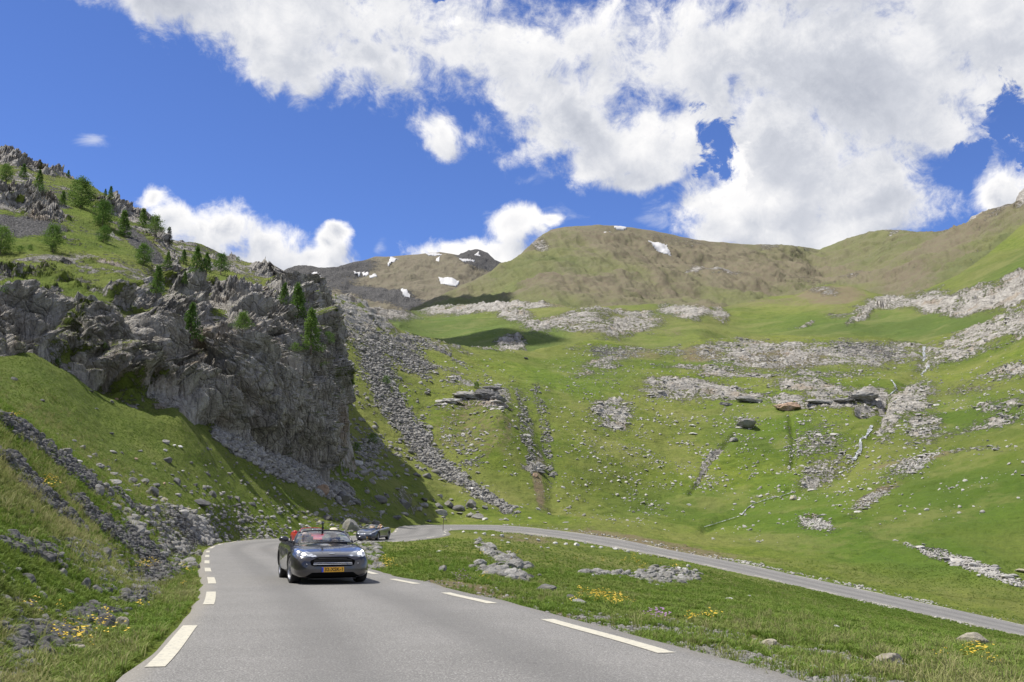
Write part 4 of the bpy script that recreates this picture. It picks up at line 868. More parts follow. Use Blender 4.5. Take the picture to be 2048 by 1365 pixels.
CL = {
 'on the open slope below the cliff': [(156, 926, 19, 'w'), (271, 919, 11, 'r'), (334, 922, 24, 'd'), (332, 886, 15, 'g'), (348, 892, 11, 'w'), (330, 902, 11, 'w'), (360, 895, 11, 'w'), (364, 943, 9, 'w'), (224, 905, 19, 'g', 1), (222, 868, 12, 'd'), (148, 883, 9, 'g'), (223, 805, 10, 'g'), (233, 799, 9, 'r'), (29, 760, 14, 'd'), (182, 783, 13, 'g', 1), (84, 802, 12, 'd'), (137, 745, 12, 'w', 1), (275, 810, 9, 'g', 1), (192, 818, 10, 'w', 1), (548, 977, 9, 'w')],
 'of the rock chain on the grass slope': [(224, 948, 23, 'g', 1), (354, 968, 19, 'd'), (390, 971, 15, 'd'), (328, 968, 10, 'r'), (289, 966, 20, 'g'), (311, 972, 20, 'd'), (306, 990, 28, 'd'), (356, 992, 18, 'g', 1), (398, 1007, 44, 'd', 1), (264, 963, 22, 'g'), (222, 966, 36, 'g', 1), (251, 981, 22, 'g', 1), (137, 941, 20, 'd'), (327, 1001, 17, 't'), (309, 1022, 32, 'd'), (415, 1034, 16, 'g'), (425, 992, 17, 'd'), (441, 990, 14, 'g'), (457, 997, 15, 'd'), (475, 1001, 15, 'g'), (504, 1010, 19, 'd'), (475, 1011, 16, 'd'), (520, 1024, 11, 'g'), (544, 1036, 16, 'w', 1), (490, 970, 7, 'w'), (510, 1000, 10, 'g'), (375, 1020, 15, 't'), (450, 1030, 12, 'g'), (560, 1026, 12, 'g'), (590, 1035, 14, 'g'), (576, 1010, 9, 'w')],
 'in the rock fall below the cliff foot': [(640, 984, 34, 'r'), (665, 980, 28, 'g'), (684, 1000, 48, 'd'), (709, 1006, 22, 'd'), (690, 970, 20, 'g'), (716, 930, 22, 'w'), (724, 950, 30, 'g', 1), (778, 951, 16, 'd'), (744, 966, 20, 'g'), (757, 1001, 30, 'd'), (772, 994, 16, 'd'), (775, 1010, 19, 'g', 1), (733, 985, 14, 'g'), (622, 965, 16, 'g'), (610, 952, 14, 'd'), (735, 930, 14, 'g', 1)],
 'among the boulders behind the hairpin': [(807, 1013, 30, 'd'), (761, 1027, 20, 'g'), (792, 1037, 20, 'd'), (807, 1029, 17, 'g'), (830, 992, 15, 'g'), (843, 989, 10, 'g'), (848, 1001, 17, 'd'), (847, 1013, 24, 'g'), (838, 1021, 15, 'g'), (866, 1001, 11, 'g'), (879, 993, 13, 'g'), (896, 1012, 30, 'g'), (878, 1015, 24, 'd'), (878, 1027, 29, 'g'), (916, 1020, 26, 'd'), (941, 1014, 23, 'g'), (969, 1017, 13, 'd'), (939, 1034, 22, 'g'), (957, 1037, 26, 'g'), (970, 1040, 15, 'w', 1), (857, 1044, 14, 'd'), (850, 1030, 9, 'd'), (919, 1027, 15, 'g', 1), (793, 979, 14, 'g', 1), (810, 976, 11, 'w', 1), (886, 1036, 10, 'g'), (902, 1000, 11, 'g')],
 'on the talus strip above the hairpin': [(853, 954, 22, 'd'), (871, 946, 20, 'g'), (833, 951, 17, 'd'), (1004, 1003, 13, 'g'), (1035, 1026, 16, 'g'), (993, 1011, 22, 'g', 1), (941, 977, 16, 'w', 1), (932, 965, 13, 'g'), (858, 925, 13, 'g'), (820, 905, 12, 'd'), (900, 935, 10, 'g'), (912, 947, 14, 'g', 1), (800, 880, 12, 'd'), (880, 960, 18, 'g', 1), (950, 995, 14, 'g', 1), (975, 1000, 12, 'g')],
 'beside the road by the second dark car': [(728, 1046, 27, 'd'), (752, 1050, 22, 'g'), (651, 1024, 16, 'g'), (687, 1020, 20, 'g', 1), (655, 1038, 26, 'd'), (677, 1066, 26, 'g', 1), (710, 1069, 9, 't'), (640, 1046, 11, 't'), (671, 1040, 12, 'd'), (664, 1052, 9, 'w'), (632, 1030, 12, 'g'), (600, 1050, 9, 'w'), (618, 1056, 8, 'w'), (580, 1058, 8, 'w')],
 'on the rubble bank left of the road': [(27, 1075, 32, 'd'), (208, 1112, 38, 'd'), (250, 1146, 30, 'd'), (50, 1214, 26, 'g'), (80, 1270, 36, 't'), (39, 1298, 44, 'g'), (208, 1256, 44, 'd'), (246, 1256, 34, 't'), (150, 1234, 24, 'd'), (56, 1247, 24, 'g'), (148, 1302, 40, 't', 1), (95, 1314, 34, 'g'), (36, 1340, 28, 'g'), (150, 1336, 22, 'w', 1), (211, 1311, 20, 'g', 1), (194, 1305, 15, 'g', 1), (53, 1160, 40, 'd', 1), (125, 1152, 22, 'g'), (190, 1184, 26, 'g'), (216, 1188, 24, 'd'), (173, 1180, 24, 'g'), (279, 1180, 28, 'g'), (251, 1233, 20, 'g'), (83, 1217, 24, 'g', 1), (136, 1188, 26, 'g', 1), (25, 1361, 30, 'g'), (21, 1256, 22, 'g', 1), (110, 1284, 16, 't'), (234, 1168, 20, 'g'), (187, 1232, 24, 'g'), (226, 1230, 20, 'd'), (10, 1200, 30, 'g', 1), (115, 1235, 20, 'g', 1), (160, 1275, 20, 'g', 1), (70, 1180, 26, 'g', 1), (305, 1155, 20, 'd'), (330, 1140, 18, 'g'), (238, 1290, 16, 'g', 1), (20, 1165, 20, 'g'), (95, 1120, 24, 'd', 1), (145, 1100, 20, 'g', 1), (60, 1030, 22, 'd'), (180, 1040, 18, 'g')],  # third entry stands in for a dark turf hole, added as a boulder
 'in the hollow between the roads': [(963, 1132, 26, 'd'), (992, 1149, 26, 'd'), (968, 1150, 20, 'g'), (884, 1142, 19, 'g'), (857, 1152, 10, 'd'), (856, 1166, 16, 'g', 1), (1057, 1158, 23, 'd'), (1091, 1183, 48, 'g', 1), (1141, 1197, 23, 'd'), (1026, 1156, 24, 'g', 1), (1079, 1152, 12, 'g'), (1030, 1142, 13, 'g'), (879, 1105, 12, 'w'), (1095, 1209, 15, 'w', 1), (1161, 1208, 32, 'g', 1), (1131, 1177, 9, 'g'), (1124, 1167, 10, 'g', 1), (1001, 1122, 18, 't'), (987, 1112, 20, 'd'), (1018, 1106, 14, 'g'), (1028, 1127, 17, 'g'), (1036, 1133, 16, 'g'), (1013, 1133, 13, 'g'), (969, 1105, 10, 'w'), (941, 1140, 8, 'w'), (952, 1094, 9, 'w'), (893, 1094, 8, 'g'), (746, 1100, 10, 'g'), (765, 1120, 6, 'w'), (1004, 1082, 8, 'w'), (1017, 1086, 8, 'w'), (1082, 1095, 8, 'w'), (1095, 1097, 8, 'w')],
 'of the loose heap by the lower road': [(1315, 1152, 21, 'g'), (1336, 1168, 16, 'g'), (1295, 1157, 12, 'g'), (1363, 1152, 14, 'w'), (1371, 1140, 12, 'w'), (1338, 1159, 12, 't'), (1324, 1146, 14, 'g'), (1384, 1148, 12, 'w'), (1303, 1148, 12, 'g'), (1352, 1144, 11, 'g'), (1345, 1156, 12, 'g'), (1283, 1152, 11, 'w'), (1312, 1172, 12, 'w'), (1299, 1168, 11, 'g'), (1374, 1157, 12, 'g'), (1358, 1137, 10, 'w'), (1325, 1174, 8, 'w'), (1377, 1134, 9, 'w'), (1182, 1146, 9, 'w'), (1193, 1149, 9, 'g'), (1206, 1148, 9, 'g'), (1218, 1150, 10, 'w'), (1231, 1151, 9, 'g'), (1247, 1149, 9, 't'), (1174, 1148, 7, 'w'), (1240, 1156, 8, 'g'), (1186, 1153, 8, 'w')],
 'in the meadow right of the road': [(1775, 1331, 66, 't', 1), (1945, 1287, 60, 't', 1), (1540, 1295, 40, 't', 1), (1645, 1300, 30, 'g', 1), (1673, 1257, 17, 'w', 1), (1796, 1253, 12, 'w', 1), (1427, 1240, 11, 'w'), (1457, 1199, 18, 'w', 1), (1498, 1195, 13, 'w'), (1864, 1292, 15, 'g', 1), (1492, 1296, 22, 't', 1), (1693, 1306, 13, 't', 1), (1489, 1187, 8, 'w'), (1700, 1170, 8, 'w'), (1958, 1152, 8, 'w'), (1460, 1285, 16, 't', 1), (1560, 1320, 20, 't', 1), (1650, 1345, 18, 'w', 1)],
 'on the far green slopes': [(2042, 1142, 28, 't', 1), (1377, 1011, 10, 'w'), (1587, 998, 18, 't'), (1237, 962, 15, 'w', 1), (1490, 852, 46, 'g', 1), (1467, 882, 20, 'g'), (1385, 868, 18, 'w', 1), (1384, 852, 15, 'w', 1), (1165, 888, 9, 'w'), (1078, 945, 24, 'd', 1), (1070, 952, 16, 'r'), (1057, 840, 12, 'd'), (1090, 1046, 10, 't', 1), (1130, 1046, 16, 'g', 1), (1840, 1029, 7, 'w'), (1750, 880, 10, 't'), (1735, 915, 10, 't'), (1790, 805, 12, 'g'), (1052, 718, 12, 'd', 1), (1020, 910, 8, 'w')],
}
ORD = ['first', 'second', 'third', 'fourth', 'fifth', 'sixth', 'seventh', 'eighth', 'ninth', 'tenth', 'eleventh', 'twelfth']
SPECIAL = {(156, 926): 'grey boulder with a bright white face alone on the grass slope', (1775, 1331): 'cream coloured flat rock lying by the near road edge on the right', (1945, 1287): 'large flat mottled rock in the tall grass on the right', (1091, 1183): 'largest flat grey boulder in the hollow between the road arms',
           (640, 984): 'big rusty boulder at the lower end of the scree under the cliff', (684, 1000): 'biggest dark block in the rock fall at the cliff foot', (398, 1007): 'long low dark boulder in the middle of the lower grass slope', (309, 1022): 'large dark boulder above the scree fan beside the road', (1490, 852): 'large rounded grey outcrop boulder on the far bowl slope'}
for where, lst in CL.items():
    byt = {}
    for it in lst: byt.setdefault((it[3], len(it) > 4), []).append(it)
    for (tone, flat), its in byt.items():
        its.sort(key=lambda i: (i[0], i[1]))
        for k, it in enumerate(its):
            side = ''
            kind = 'flat ' if flat else ''
            w = 'boulder' if it[2] > 13 else 'stone'
            if len(its) == 1: lab = f'only {TONE[tone][1]} {kind}{w} {where}'
            elif k == 0: lab = f'leftmost {TONE[tone][1]} {kind}{w} {where}'
            elif k == len(its) - 1: lab = f'rightmost {TONE[tone][1]} {kind}{w} {where}'
            else: lab = f'{TONE[tone][1]} {kind}{w} {where}, ' + (ORD[k] if k < 12 else f'{k+1}th') + ' from the left'
            lab = SPECIAL.get((it[0], it[1]), lab)
            boulder(it[0], it[1], it[2], tone, flat, 1., lab, 'boulders ' + where)
# the tall tilted slab behind the second dark car
o = boulder(703, 1062, 36, 'g', False, 1.25, 'tall rounded grey slab leaning beside the second dark car', None)
mk = [(902, 1060.5, 7), (927, 1065, 9), (951, 1067, 9), (968, 1070, 9), (986, 1072, 8), (1004, 1073.5, 9), (1023, 1076, 9), (1052, 1078.5, 8), (1076, 1082, 9), (1110, 1088, 10), (1132, 1089.5, 9), (1153, 1091, 13), (1185, 1095, 10), (1202, 1096.5, 10), (1232, 1100, 11), (1256, 1104.5, 9)]
for k, (u, v, w) in enumerate(mk):
    boulder(u, v, w, 'w', label=('leftmost' if k == 0 else 'rightmost' if k == len(mk) - 1 else (ORD + ['thirteenth', 'fourteenth', 'fifteenth'])[k]) + ' pale kerb stone from the hairpin in the row edging the lower road', group='pale stones in a row along the lower road', name='kerb_stone', cat='stone')

RL = [rock_mesh(180 + i, 4, (1, .7, .34), .62, 'rock_ledge', 18) for i in range(4)]
# slabs that roof the cavern and the rusty overhang
def ledge(u, v, w, tone, label, tall=.9, flat=True, up=0.):
    g = hit(u, v); sc = w / FOC * g.y * .5; me = mat_mesh(rng.choice(RL), TONE[tone][0]); o = link('rock_ledge', me, None, label=label, cat='rock ledge')
    o.location = g + Vector((0, 1.2, up)); o.rotation_euler = (.12, rng.uniform(-.05, .05), rng.uniform(-.3, .3)); o.scale = (sc, sc * .75, sc * tall)
ledge(1735, 806, 74, 'g', 'grey rock slab roofing the dark cavern above the waterfall', .9, up=1.2)
ledge(1688, 808, 70, 'g', 'long grey ledge just left of the cavern roof', .55, up=.6)
ledge(1640, 808, 60, 'g', 'grey ledge between the rusty overhang and the cavern', .5, up=.4)
ledge(1573, 822, 56, 'r', 'rusty orange overhanging rock on the cliff band', 1.0, up=.6)
ledge(1500, 806, 56, 'g', 'grey overhanging ledge left of the rusty rock', .8, up=.5)
ledge(1452, 812, 40, 'd', 'dark tilted slab at the left end of the ledge band', .8)
for (u, v, w, t_, lb, tl) in ((975, 800, 60, 'd', 'dark jutting crag on the round green spur', 1.5), (998, 806, 40, 'd', 'smaller dark crag at the right end of the jutting rocks', 1.7), (940, 798, 70, 'g', 'grey tilted slabs running left from the jutting crag', .8), (900, 806, 50, 'g', 'low grey slab at the left end of the jutting rocks', .6), (984, 780, 46, 'd', 'flat capstone on top of the jutting dark crag', .6)):
    ledge(u, v, w, t_, lb, tl, up=.3)

# ------------------------------------------------------------------ scattered stuff
def template_collection(name, meshes, mat):
    c = bpy.data.collections.new(name)
    for i, me in enumerate(meshes):
        m2 = me.copy(); m2.materials.clear(); m2.materials.append(mat) if mat else None
        o = bpy.data.objects.new(f'{name}_{i:02d}', m2); c.objects.link(o)
    return c
_gn = {}
def scatter(name, pts, rot, scl, coll, label):
    me = bpy.data.meshes.new(name); me.vertices.add(len(pts)); me.vertices.foreach_set('co', np.asarray(pts, np.float32).ravel())
    for nm, arr in (('rot', rot), ('scl', scl)):
        a = me.attributes.new(nm, 'FLOAT_VECTOR', 'POINT'); a.data.foreach_set('vector', np.asarray(arr, np.float32).ravel())
    g = bpy.data.node_groups.new('scatter_' + name, 'GeometryNodeTree'); g.interface.new_socket('Geometry', in_out='INPUT', socket_type='NodeSocketGeometry'); g.interface.new_socket('Geometry', in_out='OUTPUT', socket_type='NodeSocketGeometry')
    n, l = g.nodes, g.links; gi, go = n.new('NodeGroupInput'), n.new('NodeGroupOutput')
    ci = n.new('GeometryNodeCollectionInfo'); ci.inputs[0].default_value = coll; ci.inputs['Separate Children'].default_value = True; ci.inputs['Reset Children'].default_value = True
    ip = n.new('GeometryNodeInstanceOnPoints'); ip.inputs['Pick Instance'].default_value = True
    l.new(gi.outputs[0], ip.inputs['Points']); l.new(ci.outputs[0], ip.inputs['Instance'])
    rv = n.new('FunctionNodeRandomValue'); rv.data_type = 'INT'; rv.inputs[5].default_value = 50
    l.new(rv.outputs[2], ip.inputs['Instance Index'])
    for nm, so in (('rot', 'Rotation'), ('scl', 'Scale')):
        na = n.new('GeometryNodeInputNamedAttribute'); na.data_type = 'FLOAT_VECTOR'; na.inputs[0].default_value = nm; l.new(na.outputs[0], ip.inputs[so])
    l.new(ip.outputs[0], go.inputs[0])
    o = link(name, me, None, label=label, kind='stuff'); md = o.modifiers.new('scatter', 'NODES'); md.node_group = g; return o
# visible cells of the ground with their area in the picture
du = np.abs(np.diff(U2, axis=1))[:-1]; dv = np.abs(np.diff(V2, axis=0))[:, :-1]
PXA = np.clip(du * dv, 0, 60) * (VIS[:-1, :-1] | VIS[1:, 1:])
CU, CV, CY_, CR = U2[:-1, :-1], V2[:-1, :-1], Y2[:-1, :-1], RD[:-1, :-1]
inframe = (CU > -60) & (CU < 2110) & (CV < 1420) & keep
PXA = PXA * inframe
def pick(weight, n):
    w = (weight * PXA).ravel(); cs_ = np.cumsum(w); 
    if cs_[-1] <= 0: return np.zeros((0, 3)), np.zeros(0)
    idx = np.searchsorted(cs_, nrng.random(n) * cs_[-1]); r_, c_ = np.unravel_index(np.minimum(idx, w.size - 1), weight.shape)
    fu, fv = nrng.random(n), nrng.random(n)
    y = rows[r_] + (rows[r_ + 1] - rows[r_]) * fv; a = acol[c_] + (acol[c_ + 1] - acol[c_]) * fu
    x = a * y; return np.stack([x, y, ground_z(x, y)], 1), y
gR, gS, gD, gL = mR[:-1, :-1], mS[:-1, :-1], mD[:-1, :-1], mL[:-1, :-1]
offroad = (CR > .45)
STG = [rock_mesh(300 + i, 2, (1, rng.uniform(.6, 1), rng.uniform(.4, .85)), planes=9, name='stone') for i in range(7)]
STF = [rock_mesh(330 + i, 2, (1, rng.uniform(.35, .6), rng.uniform(.16, .3)), planes=9, name='slab') for i in range(5)]
C_G = template_collection('grey_stone', STG, M_RG); C_D = template_collection('dark_stone', STG, M_RD); C_W = template_collection('pale_stone', STG, M_RP); C_F = template_collection('pale_slab', STF, M_RP)
def rots(n, flat=.5): return np.stack([nrng.uniform(-flat, flat, n), nrng.uniform(-flat, flat, n), nrng.uniform(0, 6.28, n)], 1)
def stones(name, weight, n, smin, smax, coll, label, pw=2.4, lay=.6):
    p, y = pick(weight, n); k = len(p); s_ = smin + (smax - smin) * nrng.random(k) ** pw
    s_ = s_ * (1 + .0 * y); p[:, 2] -= s_ * (.12 if lay > .3 else .06)
    return scatter(name, p, rots(k, lay) * ([1, 1, 1] if lay > .3 else [1, 1, .12]), np.stack([s_] * 3, 1), coll, label)
clump = np.clip(.5 + 1.4 * fbm(np.stack([X2[:-1, :-1].ravel(), Y2[:-1, :-1].ravel(), 0 * X2[:-1, :-1].ravel()], 1) * .09, 4, 33).reshape(CY_.shape), 0.02, 2) ** 2
stones('scree', (gS > .30) * (gS ** 2) * offroad * (CY_ < 62), 15000, .02, .13, C_D, 'dark slate scree stones on the bank left of the road')
stones('talus', (gS > .30) * gS * (CY_ >= 62), 15000, .07, .55, C_G, 'grey talus blocks under the cliff and on the slope behind', 3)
G_AREA = (CU < 760) & (CY_ > 30) & (CY_ < 125)
stones('field_stones', G_AREA * clump * sstep(CV, 850, 1010) * offroad * (1 + 3 * (CV > 1010)), 3000, .05, .30, C_G, 'small grey stones strewn over the grass below the cliff', 3.5)
stones('toe_blocks', (CU > 690) * (CU < 860) * (CV > 640) * (CV < 960) * (CY_ > 120) * clump, 1500, .12, .75, C_G, 'grey fallen blocks on the slope beside the cliff toe', 2.5)
stones('bank_stones', (CU < 330) * (CV > 1080) * clump * (CR > .9) * (CY_ < 30), 2400, .02, .12, C_G, 'small grey stones in the grass of the near bank', 3)
stones('ledge_rubble', (gR > .28) * (CY_ > 110) * clump, 1700, .25, 1.4, C_F, 'pale flat slabs lying on the rock ledges of the far bowl', 3, .16)
bowl = (CY_ > 150) * (CU > 880)
stones('hillside_stones', bowl * clump * (.15 + ell(CU, CV, [(1350, 860, 240, 110, 10, 1), (1220, 720, 120, 60, -20, .9), (1640, 900, 80, 90, -40, 1.6), (920, 760, 90, 50, 10, .8), (1800, 900, 120, 60, -30, .8), (1230, 1000, 120, 40, 0, .5), (1950, 780, 120, 60, 0, .6), (940, 880, 90, 90, 0, .8), (1560, 740, 300, 40, 0, .8)])), 7500, .12, .55, C_W, 'pale stones scattered over the far grassy bowl', 3.5)
stones('infield_rubble', (CY_ < 130) * ell(CU, CV, [(985, 1108, 40, 9, 40, 1.3), (1020, 1125, 30, 9, 20, 1.2), (1330, 1152, 60, 14, 0, 1.1), (1210, 1148, 44, 4, 0, 1), (1000, 1150, 70, 10, 14, .45), (1150, 1088, 130, 8, 8, .2)]) * (ell(CU, CV, [(985, 1108, 40, 9, 40, 1.3), (1020, 1125, 30, 9, 20, 1.2), (1330, 1152, 60, 14, 0, 1.1), (1210, 1148, 44, 4, 0, 1), (1000, 1150, 70, 10, 14, .45)]) > .3) * offroad, 1100, .06, .36, C_G, 'piled grey rubble in the hollow between the road arms', 2.5)
stones('verge_gravel', (CR > .32) * (CR < 2.6) * (CU > 800) * (CY_ < 26) * (.05 + gD) * (1 + 4 * (CU > 1150)), 11000, .010, .06, C_W, 'pale gravel and chips along the near road edge', 3)
stones('verge_stones', (CR > .5) * (CR < 3.5) * (CU > 1000) * (CY_ > 80) * (CV < 1260) * clump, 900, .06, .26, C_W, 'small pale stones along the outer verge of the lower road', 3)
stones('wall_rubble', (CY_ > 90) * ell(CU, CV, [(1960, 1140, 110, 9, 21, 1.2), (1850, 1105, 60, 4, 20, .9), (1630, 1050, 36, 10, 8, 1.2), (1830, 930, 50, 14, -25, 1), (1740, 1000, 44, 9, -25, .9)]) ** 3, 3200, .07, .30, C_W, 'broken pale rubble strips crossing the right meadow', 2)

# grass
def tuft(seed, n=16, h=1., spread=.32, w=.03):
    r_ = np.random.default_rng(seed); V, F = [], []
    for i in range(n):
        a = r_.uniform(0, 6.28); rr = spread * math.sqrt(r_.random()) * .6; b = np.array([math.cos(a) * rr, math.sin(a) * rr, -.05]); l = h * r_.uniform(.45, 1); lean = r_.uniform(.1, .75); la = a + r_.normal(0, .7)
        d = np.array([math.cos(la), math.sin(la), 0]); s_ = np.array([-d[1], d[0], 0]) * w * r_.uniform(.7, 1.3); k = len(V)
        m_ = b + d * lean * l * .3 + np.array([0, 0, l * .6]); t_ = b + d * lean * l * .9 + np.array([0, 0, l * (.95 - lean * .3)])
        V += [b - s_, b + s_, m_ - s_ * .7, m_ + s_ * .7, t_]; F += [(k, k + 1, k + 3, k + 2), (k + 2, k + 3, k + 4, k + 4)]
    me = bpy.data.meshes.new('grass_tuft'); me.from_pydata([tuple(x) for x in V], [], [f if f[2] != f[3] else f[:3] for f in F]); me.update(); return me
def leaf_material(name, c1, c2, c3, tr=.25):
    m, t, b = material(name); oi = t.new('ShaderNodeObjectInfo').outputs['Random']; pos = t.new('ShaderNodeNewGeometry').outputs['Position']
    c = t.mix(oi, c1, c2); c = t.mix(t.smooth(t.noise(pos, .35, 4, .6), .45, .68, 0, .8), c, c3)
    setb(b, t, color=c, rough=.7, spec=.2)
    tl = t.new('ShaderNodeBsdfTranslucent'); t.put(tl.inputs[0], c); mx = t.new('ShaderNodeMixShader'); mx.inputs[0].default_value = tr
    t.l.new(b.outputs[0], mx.inputs[1]); t.l.new(tl.outputs[0], mx.inputs[2]); t.l.new(mx.outputs[0], t.n['Material Output'].inputs[0]); return m
M_GRASS = leaf_material('grass_blades', (.125, .210, .028), (.185, .255, .040), (.225, .26, .07))
M_STRAW = leaf_material('dry_grass', (.26, .26, .10), (.22, .25, .07), (.34, .31, .15), .3)
C_T = template_collection('tuft', [tuft(1), tuft(2, 20, .9, .4), tuft(3, 14, 1.1, .25), tuft(4, 24, .7, .5)], M_GRASS)
C_S = template_collection('straw', [tuft(11, 10, 1.1, .3, .018), tuft(12, 12, 1.2, .4, .016)], M_STRAW)
def grass(name, weight, n, h0, h1, coll, label, grow=0.):
    p, y = pick(weight, n); bg_ = np.array(BIG); ok = ((p[:, None, 0] - bg_[None, :, 0]) ** 2 + (p[:, None, 1] - bg_[None, :, 1] + bg_[None, :, 2] * .4) ** 2 > (bg_[None, :, 2] * 1.05) ** 2).all(1); p, y = p[ok], y[ok]; s_ = nrng.uniform(h0, h1, len(p)) * (1 + grow * y); w_ = s_ * nrng.uniform(1.2, 2., len(p)) ; return scatter(name, p, rots(len(p), .15), np.stack([w_, w_, s_], 1), coll, label)
nogr = (1 - .93 * np.clip(gD * 1.6 - .25, 0, 1) * (CR < 2.8) * (CY_ < 26) * (CU > 850)) * (1 - np.clip(gS * 1.1, 0, .93)) * (1 - np.clip(gR, 0, 1) * .9)
grass('near_grass', nogr * (CR > .33) * (CY_ < 45), 66000, .03, .10, C_T, 'green grass on the near banks and verges', .018)
grass('slope_grass', nogr * (CR > .5) * (CY_ >= 40) * (CY_ < 130) * (.25 + gL) * ((CU > 700) * (CY_ < 100) + (CV > 1000) * .5), 26000, .05, .13, C_T, 'short green grass on the slopes and in the hollow', .004)
grass('fine_grass', nogr * (CR > .5) * (CY_ >= 42) * (CY_ < 118) * (CU < 760), 24000, .035, .09, C_T, 'fine short turf on the slope below the cliff', .003)
grass('dry_grass', nogr * (CR > .33) * (CY_ < 70) * clump * (.4 + gD) * (.35 + 1.2 * (CU < 460)), 6500, .06, .17, C_S, 'pale dry grass stalks among the green on the banks', .012)
# flowers
def flower_mesh(seed):
    r_ = np.random.default_rng(seed); V, F = [], []
    for i in range(7):
        c = np.array([r_.uniform(-.5, .5), r_.uniform(-.5, .5), r_.uniform(.6, 1.)]); k = len(V); q = r_.uniform(.07, .13); V += [c + np.array([q * math.cos(a_), q * math.sin(a_), .02 * math.cos(3 * a_)]) for a_ in np.arange(0, 6.28, 1.26)]; F.append(tuple(range(k, k + 5)))
    me = bpy.data.meshes.new('flower'); me.from_pydata([tuple(x) for x in V], [], F); return me
C_Y = template_collection('yellow_flower', [flower_mesh(1), flower_mesh(2)], simple('yellow_petals', (.60, .42, .03), .6)); C_V = template_collection('violet_flower', [flower_mesh(3)], simple('violet_petals', (.32, .18, .32), .6))
yw = ell(CU, CV, [(780, 1140, 30, 8, 10, 1.2), (950, 1168, 34, 7, 5, 1), (1200, 1215, 60, 10, 6, 1.2), (1300, 1135, 90, 12, 5, .9), (1050, 1120, 160, 20, 5, .35), (1950, 1345, 70, 16, 5, .45), (1400, 1255, 40, 8, 0, .8), (98, 985, 14, 10, 0, 1.6), (300, 1145, 30, 6, 0, 1.2), (320, 1100, 40, 10, 10, .7), (380, 1160, 30, 40, 0, .5), (200, 1280, 160, 50, 0, .3), (200, 1000, 60, 20, 20, .3), (20, 850, 30, 12, 0, .8), (1150, 1130, 100, 10, 0, .6)])
p, y = pick((yw > .1) * yw ** 2 * (CR > .5) * (CY_ < 125), 170); s_ = nrng.uniform(.10, .2, len(p)) * (1 + .016 * y); scatter('yellow_flowers', p, rots(len(p), .2), np.stack([s_, s_, s_ * 1.3], 1), C_Y, 'yellow wildflowers in the grass beside the road')
vw = ell(CU, CV, [(920, 1170, 14, 8, 0, 1.2), (1310, 1255, 20, 4, 5, 1)]); p, y = pick((vw > .1) * vw * (CR > .3) * (CY_ < 40), 16); s_ = nrng.uniform(.12, .22, len(p)); scatter('violet_flowers', p, rots(len(p), .2), np.stack([s_, s_, s_ * 1.4], 1), C_V, 'small violet flowers near the right road edge')

# ------------------------------------------------------------------ water
def water_material():
    m, t, b = material('white_water'); pos = t.new('ShaderNodeNewGeometry').outputs['Position']
    c = t.mix(t.smooth(t.noise(pos, 1.1, 5, .75), .44, .6), (.13, .14, .12), (.62, .64, .65)); setb(b, t, color=c, rough=.3, normal=t.bump(t.noise(pos, 2.5, 4), .8, .2)); return m
M_WATER = water_material()
def stream(name, pts, wpx, label, kind=None, cat=None):
    V = []; pp = arc(pts, max(4, int(sum(math.dist(a_, b_) for a_, b_ in zip(pts[:-1], pts[1:])) / 3)))
    for i, (u, v) in enumerate(pp):
        w = wpx * (.45 + 1.1 * rng.random() ** 1.5); 
        for sx in (-1, 0, 1):
            g = hit(u + sx * w / 2 + rng.uniform(-.4, .4), v); V.append(g + Vector((0, -.12, .12 + .06 * (1 - abs(sx)))))
    me = mesh_from(name, np.array([x[:] for x in V]), grid_faces(len(pp), 3), True); return link(name, me, M_WATER, label=label, kind=kind, cat=cat)
stream('waterfall', [(1848, 694), (1847, 706), (1849, 717), (1846, 724)], 5, 'upper white waterfall dropping from the rock rim', cat='waterfall')
stream('waterfall', [(1852, 727), (1857, 733), (1851, 741), (1841, 751)], 4.5, 'middle cascade just below the upper waterfall', cat='waterfall')
stream('waterfall', [(1782, 761), (1788, 768), (1793, 779), (1780, 790)], 3, 'thin cascade above the dark cavern', cat='waterfall')
stream('waterfall', [(1743, 852), (1738, 864), (1732, 874), (1720, 880), (1721, 898), (1716, 908), (1706, 922)], 8, 'lower white cascade running out below the cavern', cat='waterfall')
stream('stream', [(1712, 930), (1690, 942), (1676, 948)], 3, 'thin stream below the lower cascade', kind='structure')
stream('stream', [(1590, 984), (1560, 994), (1530, 1001), (1505, 1010), (1494, 1018), (1482, 1032)], 2.6, 'narrow stream winding across the valley floor', kind='structure')
stream('stream', [(1478, 1034), (1440, 1046), (1407, 1056)], 2, 'narrow stream end in the wet meadow', kind='structure')
print('scatter', time.time() - T0)

